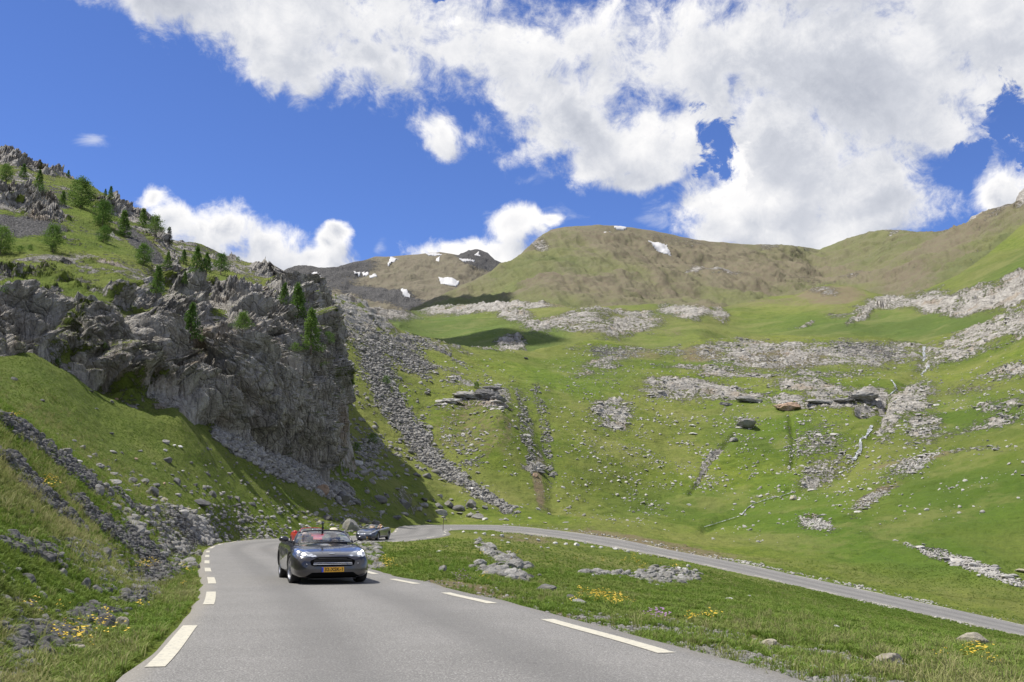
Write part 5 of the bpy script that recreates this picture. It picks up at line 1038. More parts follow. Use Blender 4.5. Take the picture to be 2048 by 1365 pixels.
# ------------------------------------------------------------------ trees
def crown_mesh(seed, kind):
    r_ = np.random.default_rng(seed); V, F = [], []
    def sprig(c, d, l, w):
        k = len(V); d = d / (np.linalg.norm(d) + 1e-9); s_ = np.cross(d, r_.normal(size=3)); s_ /= np.linalg.norm(s_) + 1e-9
        V.extend([c - s_ * w, c + d * l * .5 + s_ * w * .9, c + d * l, c + d * l * .4 - s_ * w * 1.1]); F.append((k, k + 1, k + 2, k + 3))
    nb, per = {'larch': (120, 26), 'broad': (150, 26), 'pine': (110, 26), 'shrub': (50, 20), 'cypress': (90, 16)}[kind]
    for i in range(nb):
        t = (i + r_.random()) / nb; a = i * 2.4 + r_.normal(0, .5)
        if kind == 'larch': z = .06 + .94 * t; R_ = .34 * (1 - t) ** .85 + .02; R_ *= r_.uniform(.5, 1.15); dr = .10
        elif kind == 'broad': z = .10 + .88 * t; R_ = .40 * math.sin(math.pi * min(1, .18 + .80 * t)) ** .8 + .03; R_ *= r_.uniform(.55, 1.15); dr = -.05
        elif kind == 'pine': z = .25 + .7 * t; R_ = .62 * (1 - t * .75) * r_.uniform(.35, 1.1); dr = -.10
        elif kind == 'shrub': z = .1 + .75 * t; R_ = .7 * math.sqrt(max(.05, 1 - t)) * r_.uniform(.4, 1.1); dr = -.3
        else: z = .05 + .95 * t; R_ = .16 * (1 - t) ** .6 + .015; dr = -.5
        d = np.array([math.cos(a), math.sin(a), 0])
        for j in range(per):
            q = math.sqrt(r_.random()) if kind != 'pine' else r_.random() ** .45
            c = d * R_ * q + np.array([0, 0, z - dr * R_ * q + .02 * r_.normal()]) + r_.normal(0, .018 + .02 * (kind in ('broad', 'shrub', 'pine')), 3)
            sprig(c, d * .8 + r_.normal(0, .55, 3) + [0, 0, .25], r_.uniform(.03, .062) * (1.5 if kind == 'shrub' else 1), r_.uniform(.008, .017) * (1.6 if kind == 'shrub' else 1))
    me = bpy.data.meshes.new('crown'); me.from_pydata([tuple(x) for x in V], [], F); me.update(); return me
def trunk_mesh(seed, kind):
    r_ = np.random.default_rng(seed); bm = bmesh.new()
    def limb(p0, p1, r0, r1, n=6, seg=4):
        p0, p1 = Vector(p0), Vector(p1); ax = (p1 - p0).normalized(); s_ = ax.orthogonal().normalized(); t_ = ax.cross(s_); prev = None
        for k in range(seg + 1):
            f = k / seg; c = p0.lerp(p1, f) + Vector(r_.normal(0, .006, 3)) * (0 < k < seg); rr = r0 + (r1 - r0) * f
            ring = [bm.verts.new(c + (s_ * math.cos(6.283 * j / n) + t_ * math.sin(6.283 * j / n)) * rr) for j in range(n)]
            if prev:
                for j in range(n): bm.faces.new((prev[j], prev[(j + 1) % n], ring[(j + 1) % n], ring[j]))
            prev = ring
    top = {'larch': .96, 'broad': .8, 'pine': .8, 'shrub': .45, 'cypress': .9}[kind]
    limb((0, 0, -.06), (.01, 0, top), .022, .004)
    for i in range(18):
        z = top * (.15 + .8 * i / 18); a = i * 2.4; l = {'larch': .22, 'broad': .3, 'pine': .5, 'shrub': .4, 'cypress': .1}[kind] * (1 - i / 22)
        limb((0, 0, z), (math.cos(a) * l, math.sin(a) * l, z + .05 * l), .007, .002, 4, 2)
    me = bpy.data.meshes.new('trunk'); bm.to_mesh(me); bm.free(); return me
M_LARCH = leaf_material('larch_needles', (.10, .185, .035), (.15, .235, .05), (.07, .125, .03), .42)
M_DARKN = leaf_material('dark_needles', (.022, .042, .018), (.032, .058, .022), (.018, .032, .015), .15)
M_BARK = simple('bark', (.13, .10, .075), .9)
TK = {}
for k in ('larch', 'broad', 'pine', 'shrub', 'cypress'):
    L = []
    for sd in range({'larch': 3, 'broad': 2, 'pine': 2, 'shrub': 3, 'cypress': 1}[k]):
        c = crown_mesh(500 + sd * 7 + len(k), k); c.materials.append(M_DARKN if k == 'cypress' else M_LARCH); t_ = trunk_mesh(600 + sd, k); t_.materials.append(M_BARK); L.append((c, t_))
    TK[k] = L
TREES = [(12, 363, 38, 'broad', 'bushy young larch at the far left near the skyline'), (47, 356, 30, 'larch', 'thin larch just right of the far left skyline bush'), (77, 374, 36, 'larch', 'upper of two slim larches one above the other under the skyline'), (82, 390, 24, 'shrub', 'lower of two slim larches one above the other under the skyline'),
 (124, 412, 32, 'larch', 'small upright larch left of the biggest bushy larch'), (136, 355, 16, 'larch', 'tiny tree standing on the left skyline ridge'), (161, 417, 66, 'broad', 'biggest bushy larch below the left skyline'), (221, 395, 24, 'larch', 'small tree poking above the skyline right of the big larch'), (211, 388, 15, 'larch', 'tiny tree on the skyline beside a slightly taller one'),
 (205, 453, 56, 'broad', 'round bushy larch on the upper slope'), (207, 485, 36, 'broad', 'small rounded larch directly under the round bushy one'), (249, 474, 56, 'larch', 'conical larch casting a long shadow over the grey scree'), (285, 455, 40, 'larch', 'sparse thin larch on the skyline edge above the scree'), (311, 473, 46, 'pine', 'windswept wide tree on the skyline with branches to the right'),
 (338, 491, 38, 'cypress', 'dark narrow conifer on the skyline rock'), (0, 508, 58, 'broad', 'dark green larch cut by the left picture edge'), (105, 503, 58, 'pine', 'wide bushy pine on the middle left slope'), (107, 506, 22, 'shrub', 'small round shrub at the foot of the wide bushy pine'), (40, 507, 18, 'shrub', 'tiny bush between the left edge tree and the wide pine'),
 (312, 590, 60, 'larch', 'upright conical larch above the cliff with a clear shadow'), (288, 531, 46, 'broad', 'rounded larch below the scree strip'), (334, 536, 34, 'larch', 'faint small larch between rocks right of the rounded one'), (391, 545, 54, 'larch', 'leftmost of the three trees in the high grassy notch'), (413, 546, 42, 'larch', 'middle of the three trees in the high grassy notch'), (441, 550, 46, 'pine', 'wide spreading tree, rightmost in the high grassy notch'),
 (367, 528, 30, 'larch', 'slim pale tree on the rock edge left of the notch'), (369, 568, 26, 'larch', 'small dark tree in the rock cleft under the notch'), (476, 524, 12, 'shrub', 'tiny bush on the skyline above the notch trees'), (567, 608, 44, 'larch', 'smaller of two larches beside the smooth rock wall'), (595, 637, 72, 'larch', 'taller of two larches beside the smooth rock wall'),
 (622, 700, 84, 'larch', 'tall slender larch high on the cliff buttress'), (484, 668, 46, 'pine', 'flat spreading pine in the middle of the cliff top'), (380, 678, 74, 'larch', 'pale slender larch growing in the dark cliff recess'), (16, 592, 34, 'shrub', 'pale green bush on the left slope above the crags'), (772, 771, 22, 'shrub', 'single small bush on the grass right of the cliff'), (114, 732, 16, 'shrub', 'small bush on the grass slope under the left crag'),
 (704, 770, 20, 'larch', 'little tree at the right edge of the cliff'), (617, 882, 22, 'shrub', 'small shrub low on the cliff face'), (480, 752, 12, 'shrub', 'tuft of shrub on the buttress edge'), (655, 690, 30, 'shrub', 'pale shrub right of the slender cliff larch'), (953, 778, 16, 'shrub', 'tiny tree beside the jutting crag on the green spur'), (60, 500, 12, 'shrub', 'tiny round bush left of the wide pine'), (590, 705, 22, 'shrub', 'shrub on the ledge below the slender cliff larch'),
 (205, 700, 18, 'shrub', 'dark shrub in a crack of the left crags'), (640, 735, 26, 'shrub', 'green shrub under the slender cliff larch'), (713, 905, 22, 'shrub', 'low green shrub at the right foot of the cliff'), (745, 890, 26, 'shrub', 'spreading green shrub on the dark spur right of the cliff')]
for (u, v, h, k, lb) in TREES:
    g = None
    for dv in (0, 4, 8, 12, 16, 22):
        g = hit(u, v + dv)
        if g is not None and (g - CAMP).length < 320: break
    if g is None: continue
    H = h / FOC * g.y * 1.03; c, t_ = rng.choice(TK[k]); nm = 'shrub' if k == 'shrub' else 'pine_tree' if k in ('pine', 'cypress') else 'larch_tree'
    r0 = link(nm, None, label=lb, cat='shrub' if k == 'shrub' else 'tree', group='trees and shrubs on the rocky hillside'); r0.location = g - Vector((0, 0, .05 * H)); r0.rotation_euler = (rng.uniform(-.05, .05), rng.uniform(-.05, .05), rng.uniform(0, 6.28)); r0.scale = (H,) * 3
    link('trunk', t_, None, r0); link('crown', c, None, r0)
print('trees', time.time() - T0)

# ------------------------------------------------------------------ cars
def paint(name, col, metal=.5, rough=.28):
    m, t, b = material(name); pos = t.new('ShaderNodeTexCoord').outputs['Object']
    fl = t.noise(pos, 900, 1); c = t.mix(fl, tuple(x * .8 for x in col), tuple(min(1, x * 1.3) for x in col))
    dust = t.smooth(t.noise(pos, 3, 5, .6), .4, .8, 0, .22); sep = t.new('ShaderNodeSeparateXYZ'); t.put(sep.inputs[0], pos)
    c = t.mix(t.math('ADD', dust, t.smooth(sep.outputs[2], .45, .15, 0, .25)), c, (.16, .14, .12))
    setb(b, t, color=c, metal=metal, rough=rough, coat=1., coatr=.06); return m
M_GUN = paint('gunmetal_paint', (.038, .036, .038)); M_RED = paint('red_paint', (.55, .010, .010), .1); M_NAVY = paint('slate_blue_paint', (.040, .048, .066))
M_BLACK = simple('black_plastic', (.012, .012, .012), .5); M_VOID = simple('grille_black', (.004, .004, .004), .8, spec=.05); M_TYRE = simple('tyre_rubber', (.018, .018, .018), .85); M_ALLOY = simple('alloy', (.42, .42, .43), .3, metal=.9); M_CHROME = simple('chrome', (.75, .75, .76), .15, metal=1.)
M_SEATB = simple('dark_leather', (.03, .03, .035), .6); M_SEATT = simple('tan_leather', (.42, .24, .11), .6); M_PLATE = simple('yellow_plate', (.80, .42, .02), .5, vary=.03); M_PLATEB = simple('blue_plate_band', (.02, .06, .55), .5); M_INK = simple('plate_ink', (.01, .01, .01), .6)
M_SKIN = simple('skin', (.52, .33, .24), .6); M_SHIRTW = simple('white_shirt', (.70, .72, .76), .8); M_SHIRTB = simple('navy_shirt', (.03, .04, .09), .8); M_HAT = simple('straw_hat', (.70, .62, .44), .8); M_HAIR = simple('grey_hair', (.35, .32, .28), .8); M_CAP = simple('red_cap', (.5, .03, .03), .8); M_BAND = simple('hat_band', (.03, .03, .03), .8)
def glass_material():
    m, t, b = material('windscreen_glass'); t.n.remove(b); tr = t.new('ShaderNodeBsdfTransparent'); tr.inputs[0].default_value = (.80, .87, .86, 1); gl = t.new('ShaderNodeBsdfGlossy'); gl.inputs['Roughness'].default_value = .02
    fr = t.new('ShaderNodeFresnel'); fr.inputs[0].default_value = 1.6; mx = t.new('ShaderNodeMixShader'); t.put(mx.inputs[0], t.math('MINIMUM', t.math('MULTIPLY', fr.outputs[0], 2.0), .9)); t.l.new(tr.outputs[0], mx.inputs[1]); t.l.new(gl.outputs[0], mx.inputs[2]); t.l.new(mx.outputs[0], t.n['Material Output'].inputs[0]); return m
M_GLASS = glass_material()
def lampglow():
    m, t, b = material('lit_headlamp'); setb(b, t, color=(.9, .9, .9), emit=(1, .93, .8), emits=9.); return m
M_LIT = lampglow()
def lens_material():
    m, t, b = material('headlamp_lens'); pos = t.new('ShaderNodeTexCoord').outputs['Object']; c = t.mix(t.smooth(t.voro(pos, 9), .25, .5), (.62, .64, .68), (.16, .17, .19)); setb(b, t, color=c, rough=.12, metal=.35, coat=1.); return m
M_LENS = lens_material()
def body_mesh(st, mat, arches=(-1.42, 1.36), wr=.345):
    prof = []
    for (y, w, zb, zsh, zc) in st:
        zm = zb + (zsh - zb) * .55
        half = [(0, zb), (.55 * w, zb), (.88 * w, zb + .015), (.985 * w, zb + .10), (w, zm), (.985 * w, zsh - .13), (.93 * w, zsh - .03), (.80 * w, zsh + .012), (.62 * w, zsh - .012 + (zc - zsh) * .4), (.34 * w, zc - .012), (0, zc)]
        prof.append([(x, y, z) for x, z in half] + [(-x, y, z) for x, z in half[-2:0:-1]])
    n = len(prof[0]); V = [p for r_ in prof for p in r_]; F = []
    for i in range(len(prof) - 1):
        for j in range(n): F.append((i * n + j, i * n + (j + 1) % n, (i + 1) * n + (j + 1) % n, (i + 1) * n + j))
    for end, ro in ((0, 0), (len(prof) - 1, (len(prof) - 1) * n)):
        cy = st[end][0]; cz = (st[end][2] + st[end][3]) / 2; k = len(V)
        for j in range(n): x, y, z = V[ro + j]; V.append((x * .6, cy + (-.03 if end == 0 else .03), cz + (z - cz) * .6))
        c = len(V); V.append((0, cy + (-.035 if end == 0 else .035), cz))
        for j in range(n):
            a, b_ = ro + j, ro + (j + 1) % n; q = (a, b_, k + (j + 1) % n, k + j); F.append(q if end else q[::-1]); tq = (k + j, k + (j + 1) % n, c); F.append(tq if end else tq[::-1])
    me = bpy.data.meshes.new('body'); me.from_pydata(V, [], F); bm = bmesh.new(); bm.from_mesh(me); bmesh.ops.recalc_face_normals(bm, faces=bm.faces); bm.to_mesh(me); bm.free()
    me.materials.append(mat); me.materials.append(M_BLACK); tmp = bpy.data.objects.new('tmp_body', me); COL.objects.link(tmp)
    ss = tmp.modifiers.new('s', 'SUBSURF'); ss.levels = 2; ss.render_levels = 2
    cut = bmesh.new()
    for yy in arches:
        for sx in (-1, 1):
            bmesh.ops.create_cone(cut, cap_ends=True, segments=28, radius1=wr + .045, radius2=wr + .045, depth=.62, matrix=Matrix.Translation((sx * .90, yy, wr)) @ Matrix.Rotation(R(90), 4, 'Y'))
    r_ = bmesh.ops.create_cube(cut, size=1, matrix=Matrix.Translation((0, .42, 1.05)) @ Matrix.Diagonal((1.36, 1.62, 1.15, 1)))
    cm_ = bpy.data.meshes.new('cut'); cut.to_mesh(cm_); cut.free(); cm_.materials.append(M_BLACK); co = bpy.data.objects.new('tmp_cut', cm_); COL.objects.link(co)
    bo = tmp.modifiers.new('b', 'BOOLEAN'); bo.object = co; bo.operation = 'DIFFERENCE'; bo.solver = 'EXACT'; bo.material_mode = 'TRANSFER'
    dg = bpy.context.evaluated_depsgraph_get(); ev = tmp.evaluated_get(dg); out = bpy.data.meshes.new_from_object(ev); out.name = 'body'
    bpy.data.objects.remove(tmp); bpy.data.objects.remove(co); out.polygons.foreach_set('use_smooth', np.ones(len(out.polygons), bool)); return out
def bm_obj(name, fn, mat, parent, smooth=False, **kw):
    bm = bmesh.new(); fn(bm); me = bpy.data.meshes.new(name); bm.to_mesh(me); bm.free()
    if smooth: me.polygons.foreach_set('use_smooth', np.ones(len(me.polygons), bool))
    return link(name, me, mat, parent, **kw)
def tube(bm, pts, r, n=8):
    pts = [Vector(p) for p in pts]; prev = None
    for i, p in enumerate(pts):
        ax = (pts[min(i + 1, len(pts) - 1)] - pts[max(i - 1, 0)]).normalized(); s_ = ax.cross(Vector((0, .2, 1))).normalized() if abs(ax.z) < .95 else ax.orthogonal().normalized(); t_ = ax.cross(s_)
        ring = [bm.verts.new(p + (s_ * math.cos(6.283 * j / n) + t_ * math.sin(6.283 * j / n)) * r) for j in range(n)]
        if prev:
            for j in range(n): bm.faces.new((prev[j], prev[(j + 1) % n], ring[(j + 1) % n], ring[j]))
        else: bm.faces.new(ring[::-1])
        prev = ring
    bm.faces.new(prev)
def box(bm, c, s_, rot=None, bev=.0):
    m = Matrix.Translation(c) @ (rot or Matrix()) @ Matrix.Diagonal((*s_, 1)); r_ = bmesh.ops.create_cube(bm, size=1, matrix=m)
    if bev: bmesh.ops.bevel(bm, geom=list({e for v in r_['verts'] for e in v.link_edges}), offset=bev, segments=2, affect='EDGES')
def lathe(bm, prof, n, mat=Matrix()):
    rings = [[bm.verts.new(mat @ Vector((x, r_ * math.cos(6.2832 * j / n), r_ * math.sin(6.2832 * j / n)))) for j in range(n)] for x, r_ in prof]
    for a, b_ in zip(rings[:-1], rings[1:]):
        for j in range(n): bm.faces.new((a[j], a[(j + 1) % n], b_[(j + 1) % n], b_[j]))
def decal(bv, poly, off=.006, step=.022, thick=.012, frm=-4.):
    """piece of trim laid on the front of the body: polygon in (x, z) pushed onto the surface"""
    xs = [p[0] for p in poly]; zs = [p[1] for p in poly]; nx = max(3, int((max(xs) - min(xs)) / step)); nz = max(3, int((max(zs) - min(zs)) / step)); bm = bmesh.new(); g = {}
    # rows between the polygon's left and right edge at each height
    for i in range(nz + 1):
        z = min(zs) + (max(zs) - min(zs)) * (i / nz * .998 + .001); xi = []
        for (x1, z1), (x2, z2) in zip(poly, poly[1:] + poly[:1]):
            if (z1 > z) != (z2 > z): xi.append(x1 + (z - z1) / (z2 - z1) * (x2 - x1))
        if len(xi) < 2: continue
        for j in range(nx + 1):
            x = min(xi) + (max(xi) - min(xi)) * j / nx; h = bv.ray_cast(Vector((x, frm, z)), Vector((0, 1, 0)), 6)
            if h[0] is not None and h[0].y < 0: g[i, j] = bm.verts.new(h[0] + Vector((0, -off, 0)) + h[1] * off * (1 if h[1].y < 0 else -1))
    for (i, j), v in list(g.items()):
        q = [g.get((i, j)), g.get((i, j + 1)), g.get((i + 1, j + 1)), g.get((i + 1, j))]
        if all(q): bm.faces.new(q)
    return bm
def decal_obj(name, bv, poly, mat, parent, off=.006, step=.022):
    bm = decal(bv, poly, off, step); me = bpy.data.meshes.new(name); bm.to_mesh(me); bm.free()
    me.polygons.foreach_set('use_smooth', np.ones(len(me.polygons), bool)); return link(name, me, mat, parent)
def make_person(name, label, loc, rotz, shirt, turn=0., arms='wheel', hat=None, hair=M_HAIR):
    me = bpy.data.meshes.new('person')
    J = [(0, .0, .10), (0, .06, .33), (0, .10, .52), (0, .09, .62), (0, .06, .70), (0, .02, .80), (0, .01, .90),
         (.17, .08, .53), (.24, -.08, .33), (.16, -.34, .40), (.13, -.42, .43), (-.17, .08, .53), (-.24, -.08, .33), (-.16, -.34, .40 if arms == 'wheel' else .22), (-.13, -.42, .43 if arms == 'wheel' else .18),
         (.10, -.05, .08), (.12, -.45, .16), (.12, -.62, -.12), (-.10, -.05, .08), (-.12, -.45, .16), (-.12, -.62, -.12)]
    Rr = [.15, .14, .15, .075, .055, .082, .07, .075, .05, .038, .035, .075, .05, .038, .035, .09, .07, .05, .09, .07, .05]
    E = [(0, 1), (1, 2), (2, 3), (3, 4), (4, 5), (5, 6), (2, 7), (7, 8), (8, 9), (9, 10), (2, 11), (11, 12), (12, 13), (13, 14), (0, 15), (15, 16), (16, 17), (0, 18), (18, 19), (19, 20)]
    # five short fingers curled at the end of each arm
    for base, sx in ((10, 1), (14, -1)):
        bx, by, bz = J[base]
        for k in range(5):
            o_ = (k - 2) * .017; J.append((bx - sx * (.02 if k else -.0) , by - .045 - .006 * (2 - abs(k - 2)), bz + o_)); Rr.append(.010); E.append((base, len(J) - 1)); J.append((bx - sx * .05, by - .055, bz + o_ - .01)); Rr.append(.009); E.append((len(J) - 2, len(J) - 1))
    me.from_pydata(J, E, []); tmp = bpy.data.objects.new('tmp_person', me); COL.objects.link(tmp); md = tmp.modifiers.new('skin', 'SKIN'); sv = me.skin_vertices[0].data
    for i, r_ in enumerate(Rr): sv[i].radius = (r_, r_ * (.75 if i in (1, 2) else 1)); sv[i].use_root = (i == 0)
    ss = tmp.modifiers.new('s', 'SUBSURF'); ss.levels = 2
    dg = bpy.context.evaluated_depsgraph_get(); out = bpy.data.meshes.new_from_object(tmp.evaluated_get(dg)); bpy.data.objects.remove(tmp); out.name = 'person'
    # nose, chin and ears pulled out of the head
    for v in out.vertices:
        x, y, z = v.co
        if z > .70:
            if abs(x) < .016 and y < -.02 and .80 < z < .86: v.co.y -= .022
            if abs(x) > .07 and abs(z - .84) < .025: v.co.x *= 1.14
            if y < -.05 and abs(abs(x) - .03) < .014 and abs(z - .865) < .012: v.co.y += .010
    out.materials.append(shirt); out.materials.append(M_SKIN); out.materials.append(hair); trou = M_SHIRTB; out.materials.append(trou)
    for p in out.polygons:
        x, y, z = p.center; p.use_smooth = True
        if z > .66: p.material_index = 2 if (z > .89 or (y > .055 and z > .76)) else 1
        elif y < -.20 and abs(x) < .3 and z > .14 and abs(x) > .05 and y < -.26 and z > .3 - .2 * (arms != 'wheel'): p.material_index = 1
        elif z < .18: p.material_index = 3
    o = link('person', out, label=label, cat='person'); o.location = loc; o.rotation_euler = (0, 0, rotz)
    if hat == 'panama':
        def f(bm):
            lathe(bm, [(.0, .185), (.006, .19), (.012, .16), (.016, .105), (.085, .09), (.105, .06), (.10, .02), (.10, .002)], 24, Matrix.Translation((0, .015, .885)) @ Matrix.Rotation(R(-8), 4, 'X') @ Matrix.Rotation(R(-90), 4, 'Y'))
        h = bm_obj('hat', f, M_HAT, o, True); bm_obj('hat_band', lambda bm: lathe(bm, [(.016, .109), (.042, .103)], 24, Matrix.Translation((0, .015, .887)) @ Matrix.Rotation(R(-8), 4, 'X') @ Matrix.Rotation(R(-90), 4, 'Y')), M_BAND, h, True)
    return o
def make_car(name, label, cat, loc, rotz, st, mat, seatm, style, plate=True, lit=True):
    root = link(name, None, label=label, cat=cat); root.location = loc; root.rotation_euler = (0, 0, rotz)
    bmh = body_mesh(st, mat); body = link('body', bmh, None, root)
    tr_ = [tuple(p.vertices) for p in bmh.polygons]; bv = BVHTree.FromPolygons([v.co[:] for v in bmh.vertices], tr_)
    # wheels
    for sx in (-1, 1):
        for yy in (-1.42, 1.36):
            w = link('wheel', None, None, root); w.location = (sx * .79, yy, .345); w.rotation_euler = (0, 0, (.10 if yy < 0 else 0) + (math.pi if sx < 0 else 0))
            bm_obj('tyre', lambda bm: lathe(bm, [(-.11, .25), (-.125, .29), (-.118, .33), (-.09, .345), (.09, .345), (.118, .33), (.125, .29), (.11, .25), (-.11, .25)], 40), M_TYRE, w, True)
            def rim(bm):
                lathe(bm, [(.10, .255), (.112, .25), (.09, .235), (.0, .225), (-.09, .235), (-.09, .255)], 36); lathe(bm, [(.05, .001), (.075, .03), (.075, .05), (.04, .06)], 20)
                for k in range(10):
                    a = k * .6283; box(bm, (.06, .14 * math.cos(a), .14 * math.sin(a)), (.025, .20, .028), Matrix.Rotation(a, 4, 'X'))
            bm_obj('rim', rim, M_ALLOY, w); bm_obj('brake_disc', lambda bm: lathe(bm, [(-.02, .001), (-.02, .18), (.0, .18), (.0, .001)], 30), M_CHROME, w, True)
    # windscreen
    def ws(t_, s_):  # t across -1..1, s up 0..1
        bx, by, bz = .74 * t_, -.86 + .30 * t_ * t_, .93 - .02 * t_ * t_; tx, ty, tz = .585 * t_, -.17 + .10 * t_ * t_, 1.205 - .05 * t_ ** 4
        return Vector((bx + (tx - bx) * s_, by + (ty - by) * s_, bz + (tz - bz) * s_ + .03 * math.sin(math.pi * s_)))
    V = [ws(-1 + 2 * i / 16, j / 6)[:] for j in range(7) for i in range(17)]; me = mesh_from('windscreen', np.array(V), grid_faces(7, 17), True); me.materials.append(M_GLASS); wsn = link('windscreen', me, None, root)
    bm_obj('windscreen_frame', lambda bm: (tube(bm, [ws(-1, k / 6) for k in range(7)], .026), tube(bm, [ws(1, k / 6) for k in range(7)], .026), tube(bm, [ws(-1 + k / 8, 1) for k in range(17)], .022), tube(bm, [ws(-1 + k / 8, 0) + Vector((0, 0, .004)) for k in range(17)], .012)), mat, root, True)
    bm_obj('rear_view_mirror', lambda bm: box(bm, ws(0, .82) + Vector((0, .08, 0)), (.20, .03, .06), None, .01), M_BLACK, root)
    for sx in (-1, 1): bm_obj('wiper', lambda bm: tube(bm, [ws(sx * .02 + .15, .02) + Vector((0, -.02, .02)), ws(sx * .5 + .2, .07) + Vector((0, -.02, .02))], .008, 5), M_BLACK, root)
    # door mirrors
    for sx in (-1, 1):
        def mir(bm):
            r_ = bmesh.ops.create_uvsphere(bm, u_segments=16, v_segments=10, radius=1, matrix=Matrix.Translation((sx * .985, -.52, 1.01)) @ Matrix.Diagonal((.125, .085, .075, 1)))
            for v in r_['verts']:
                if v.co.y > -.51: v.co.y = -.51
            tube(bm, [(sx * .78, -.50, .93), (sx * .86, -.51, .955), (sx * .93, -.515, .985)], .02, 6)
        m_ = bm_obj('door_mirror', mir, mat, root, True)
    # seats and dashboard
    for sx in (-1, 1):
        s_ = bm_obj('seat', lambda bm: (box(bm, (sx * .36, .34, .50), (.50, .52, .16), None, .05), box(bm, (sx * .36, .62, .80), (.48, .13, .62), Matrix.Rotation(R(-14), 4, 'X'), .05), box(bm, (sx * .36, .73, 1.13), (.26, .10, .16), Matrix.Rotation(R(-10), 4, 'X'), .04)), seatm, root, True)
    bm_obj('dashboard', lambda bm: box(bm, (0, -.42, .84), (1.34, .34, .18), None, .06), M_BLACK, root, True)
    def wheel(bm):
        R0 = .18; pts = [(.37 + R0 * math.cos(a), .02 + .06 * math.sin(a), .84 + R0 * .95 * math.sin(a)) for a in np.linspace(0, 6.283, 25)[:-1]]; tube(bm, pts + pts[:1], .015, 6); box(bm, (.37, .0, .84), (.30, .03, .04)); box(bm, (.37, .0, .84), (.10, .05, .10), None, .01)
    bm_obj('steering_wheel', wheel, M_BLACK, root)
    for sx in (-1, 1): bm_obj('roll_hoop', lambda bm: tube(bm, [(sx * .20, 1.0, .93), (sx * .22, 1.0, 1.08), (sx * .36, 1.0, 1.12), (sx * .50, 1.0, 1.08), (sx * .52, 1.0, .93)], .022, 8), M_BLACK if style == 'gt' else M_ALLOY, root, True)
    # front
    if style == 'gt':
        gp = [(-.34, .612), (.34, .612), (.53, .53), (.50, .43), (.43, .41), (-.43, .41), (-.50, .43), (-.53, .53)]
        gr = decal_obj('grille', bv, gp, M_VOID, root, .007)
        for k in range(5):
            z = .445 + k * .030; hw = .455 - .006 * k - (.10 if k == 4 else 0); decal_obj('grille_bar', bv, [(-hw, z), (hw, z), (hw, z + .009), (-hw, z + .009)], M_CHROME if k < 2 else M_BLACK, gr, .020, .05)
        decal_obj('lower_intake', bv, [(-.68, .150), (.68, .150), (.48, .272), (-.48, .272)], M_VOID, root, .007); decal_obj('splitter', bv, [(-.56, .150), (.56, .150), (.56, .166), (-.56, .166)], M_ALLOY, root, .03)
        hl = [(.345, .625), (.55, .60), (.70, .595), (.80, .635), (.835, .72), (.82, .79), (.74, .80), (.60, .755), (.44, .675)]
        lamps = ((.66, .665, .052), (.76, .72, .030))
        decal_obj('badge', bv, [(-.085, .685), (-.03, .672), (.03, .672), (.085, .685), (.03, .692), (-.03, .692)], M_CHROME, root, .008, .012)
        for sx in (-1, 1): decal_obj('bonnet_crease', bv, [(sx * .20, .70), (sx * .205, .70), (sx * .30, .82), (sx * .295, .82)], M_BLACK, root, .002)
    else:
        gp = [(-.46, .40), (.46, .40), (.56, .34), (.50, .24), (-.50, .24), (-.56, .34)]; gr = decal_obj('grille', bv, gp, M_BLACK, root, .007)
        for k in range(3): z = .27 + .04 * k; decal_obj('grille_bar', bv, [(-.46, z), (.46, z), (.46, z + .008), (-.46, z + .008)], M_ALLOY, gr, .018, .05)
        decal_obj('splitter', bv, [(-.6, .16), (.6, .16), (.6, .19), (-.6, .19)], M_BLACK, root, .02)
        hl = [(.50, .60), (.66, .60), (.78, .66), (.84, .76), (.80, .80), (.70, .76), (.56, .67)]; lamps = ((.68, .665, .035),)
        decal_obj('badge', bv, [(-.03, .52), (.03, .52), (.03, .57), (-.03, .57)], M_CHROME, root, .008, .012)
    for sx in (-1, 1):
        h_ = decal_obj('headlight', bv, [(sx * x, z) for x, z in hl], M_LENS, root, .006, .015)
        for (lx, lz, lr) in lamps:
            q = bv.ray_cast(Vector((sx * lx, -4, lz)), Vector((0, 1, 0)), 6)
            if q[0]: bm_obj('lamp', lambda bm: bmesh.ops.create_uvsphere(bm, u_segments=12, v_segments=8, radius=lr, matrix=Matrix.Translation(q[0] + Vector((0, .012, 0))) @ Matrix.Diagonal((1, .5, 1, 1))), M_LIT if lit else M_CHROME, h_, True)
        q = bv.ray_cast(Vector((sx * .60, -4, .46)), Vector((0, 1, 0)), 6)
        if q[0] and style == 'gt': bm_obj('parking_sensor', lambda bm: bmesh.ops.create_uvsphere(bm, u_segments=8, v_segments=6, radius=.014, matrix=Matrix.Translation(q[0])), M_ALLOY, root)
        bm_obj('door_handle', lambda bm: box(bm, (sx * .955, .45, .80), (.02, .16, .03), None, .008), mat, root)
    q = bv.ray_cast(Vector((0, -4, .33)), Vector((0, 1, 0)), 6); yb = (q[0].y if q[0] else -2.4) - .02; zc = .335 if style == 'gt' else .25
    pl = bm_obj('number_plate', lambda bm: box(bm, (0, yb, zc), (.52, .012, .11), None, .004), M_PLATE, root)
    bm_obj('plate_band', lambda bm: box(bm, (-.240, yb - .005, zc), (.044, .010, .104)), M_PLATEB, pl)
